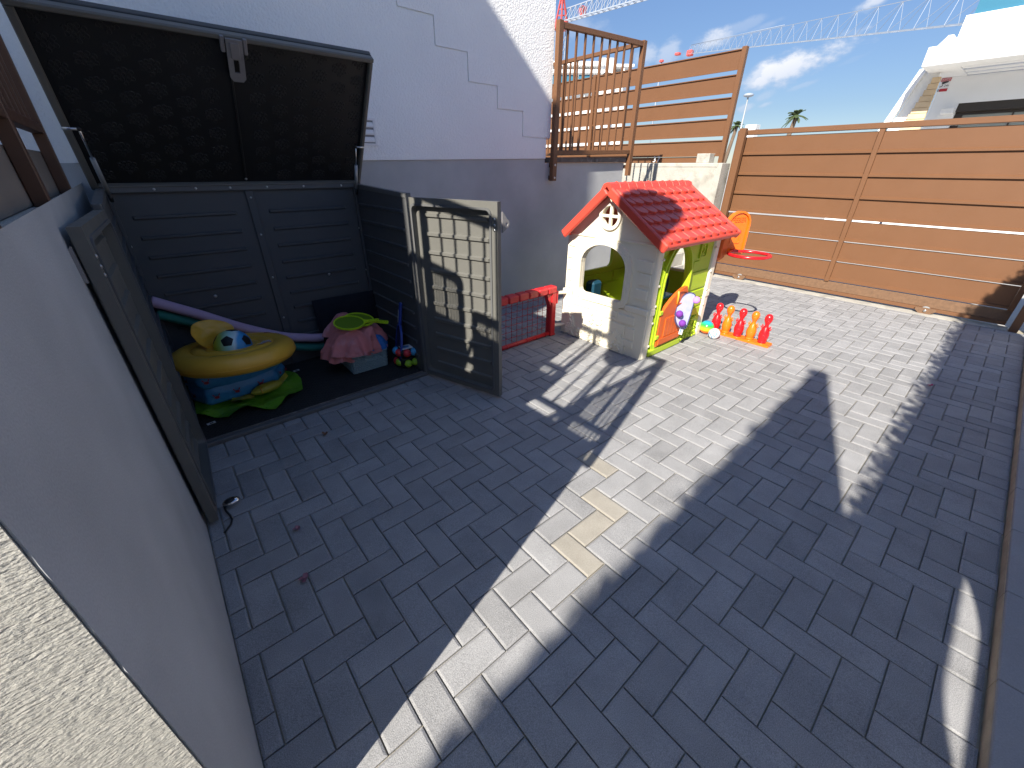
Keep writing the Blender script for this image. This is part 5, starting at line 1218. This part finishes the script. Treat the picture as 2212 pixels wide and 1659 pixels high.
D = (B-A).normalized(); far = B+D*30; part('jib_root', MB().tube([B, far], .1, 6), m_crane, cr); part('mast', MB().tube([far, Vector((far.x, far.y, -1))], .5, 4), m_crane, cr)
c2 = thing('tower_crane', 'red topped tower crane behind the terrace railing, with white jib', 'crane', at(1213, 60, 85))
mb_ = at(1212, 60, 85); base = Vector((mb_.x, mb_.y, -1))
m1 = MB(); 
for dx in (-.55, .55):
    for dy in (-.55, .55): m1.tube([base+Vector((dx, dy, 0)), mb_+Vector((dx, dy, 0))], .09, 4, smooth=False)
part('mast', m1, m_crane, c2); m2 = MB(); hh = mb_.z+1
for i in range(int(hh/1.3)):
    z = i*1.3
    for (p, q) in (((-.55, -.55), (.55, -.55)), ((.55, -.55), (.55, .55)), ((.55, .55), (-.55, .55)), ((-.55, .55), (-.55, -.55))): m2.tube([base+Vector((*p, z)), base+Vector((*q, z+1.3))], .05, 4, smooth=False)
part('mast_bracing', m2, m_crane, c2)
apex = at(1216, -22, 85); m3 = MB()
for dx in (-.7, .7):
    for dy in (-.7, .7): m3.tube([mb_+Vector((dx, dy, 0)), apex], .13, 4, smooth=False)
for i in range(6):
    t = i/6; k = .7*(1-t); c = mb_.lerp(apex, t); m3.tube([c+Vector((-k, -k, 0)), c+Vector((k, k, 0))], .09, 4, smooth=False); m3.tube([c+Vector((k, -k, 0)), c+Vector((-k, k, 0))], .09, 4, smooth=False)
part('apex_frame', m3, m_cranered, c2); part('slewing_ring', MB().lathe([(1.0, -.3), (1.2, 0), (1.2, .5), (.8, .7)], mb_, 12), m_cranered, c2)
part('counter_jib', MB().tube([mb_+Z*.3, at(1150, 66, 88)], .35, 4, smooth=False), m_cranered, c2)
lattice(c2, at(1222, 46, 85), at(1500, -33, 70), 1.5, 1.9, 20, m_crane, r=.09)
part('trolley', MB().obox(at(1258, 33, 83.5)-Vector((.4, .4, .2)), (.8, 0, 0), (0, .8, 0), (0, 0, 1.2)), m_cranered, c2)
c3 = thing('crane_tip', 'tiny red crane tip rising just above the slatted fence', 'crane', at(1429, 148, 160))
part('tip', MB().obox(at(1429, 132, 160)-Vector((.5, .5, .3)), (1.0, 0, 0), (0, 1.0, 0), (0, 0, .6), .1), m_cranered, c3); p_ = at(1429, 133, 160); part('mast', MB().tube([(p_.x, p_.y, -1), p_], .18, 4), m_crane, c3)

def palm(x, y, dist, h, label, seed):
    c = at(x, y, dist); r = thing('palm_tree', label, 'palm tree', (c.x, c.y, -.06)); rg = random.Random(seed)
    lean = Vector((.5, -.6, 0)); b0 = Vector((c.x, c.y, -.06))-lean
    part('trunk', MB().tube([b0, b0.lerp(c, .5)+lean*.05, c], [.24, .19, .15], 10), m_trunk, r)
    side = cR; 
    for i in range(17):
        a = 2*math.pi*i/17+rg.uniform(-.2, .2); el = rg.uniform(-.5, 1.1); d = side*math.cos(a)+(cF-Z*cF.z).normalized()*math.sin(a); d = (d*math.cos(el)+Z*math.sin(el)).normalized(); ln = h*rg.uniform(.75, 1.1)
        if i < 4: d = (-side+Z*(.1-.25*i)).normalized()
        pts = [c+d*ln*t-Z*ln*.42*t*t for t in (0, .25, .5, .75, 1)]; mb = MB(); mb.tube(pts, [.05, .045, .035, .025, .01], 5)
        for k in range(14):
            t = .18+.82*k/14; p = c+d*ln*t-Z*ln*.42*t*t; w = d.cross(Z).normalized()
            for s in (1, -1):
                e = (w*s+d*.55-Z*.35).normalized()*ln*.26*math.sin(math.pi*(.12+.8*t))
                mb.add([p, p+e*.5+Z*.03*ln, p+e, p+e*.45-Z*.05*ln], [(0, 1, 2, 3)])
        part('frond', mb, m_frond, r)
palm(1721, 250, 46, .95, 'wind blown palm tree top above the middle of the gate', 3)
palm(1592, 272, 55, .9, 'small palm crown peeking out behind the fence post', 5)
lp = thing('street_lamp', 'slim grey street lamp rising behind the gate beside the fence post', 'street lamp', (at(1607, 280, 38).x, at(1607, 280, 38).y, -.06))
t_ = at(1617, 206, 38); b_ = Vector((t_.x-.02, t_.y, -.06))
part('pole', MB().tube([b_, t_], [.07, .045], 10), m_greypole, lp); part('lamp_head', MB().lathe([(.08, -.12), (.30, -.05), (.34, .02), (.25, .10), (.05, .14)], t_, 16), m_crane, lp)
ch = thing('chimney_block', 'small white louvred block showing just above the gate', 'chimney', (at(1627, 275, 60).x, at(1627, 275, 60).y, -.06))
q = at(1628, 269, 60); part('body', MB().box(q.x-.5, q.y-.5, -.06, q.x+.5, q.y+.55, q.z-.05), m_white2, ch)
for i in range(4): part('louvre', MB().box(q.x-.56, q.y-.56, q.z-.42+i*.11, q.x+.5, q.y+.6, q.z-.37+i*.11), m_white2, ch)

fb = thing('apartment_house', 'white house with glass balconies seen through the terrace railing', 'house', (at(1250, 180, 40).x, at(1250, 180, 40).y, -.06))
def far_house():
    o = at(1185, 215, 40); U = (cR-Z*cR.z).normalized(); Nn = Vector((U.y, -U.x, 0)); Nn = -Nn if Nn.dot(cF) > 0 else Nn
    px = 40/FPX*1.02; o = Vector((o.x, o.y, 0))
    def bx(name, x0, x1, yt, yb, d0, d1, m, parent=fb):
        zt, zb_ = at(1250, yt, 40).z, at(1250, yb, 40).z
        return part(name, MB().obox(o+U*(x0-1185)*px+Z*zb_-Nn*d1, U*(x1-x0)*px, Nn*(d1-d0), Z*(zt-zb_)), m, parent)
    bx('wall', 1120, 1272, 121, 330, 1.0, 7, m_white2)
    bx('tower', 1272, 1292, 118, 330, .3, 7, m_white2)
    bx('wall', 1292, 1322, 148, 330, 1.2, 7, m_white2)
    bx('roof_slab', 1110, 1275, 128, 137, 0, 7, m_white2); bx('roof_slab', 1110, 1275, 149, 157, -.4, 7, m_white2); bx('roof_slab', 1292, 1328, 131, 137, .4, 7, m_white2)
    for x in (1140, 1172, 1204, 1236):
        w = bx('window', x, x+26, 139, 147, .95, .999, m_winframe); bx('glass_balustrade', x-2, x+28, 160, 186, -.2, -.15, m_glass)
    bx('window', 1274.5, 1290, 152, 160, .25, .299, m_winframe); bx('column', 1309, 1313, 137, 200, .5, .8, m_white2)
far_house()
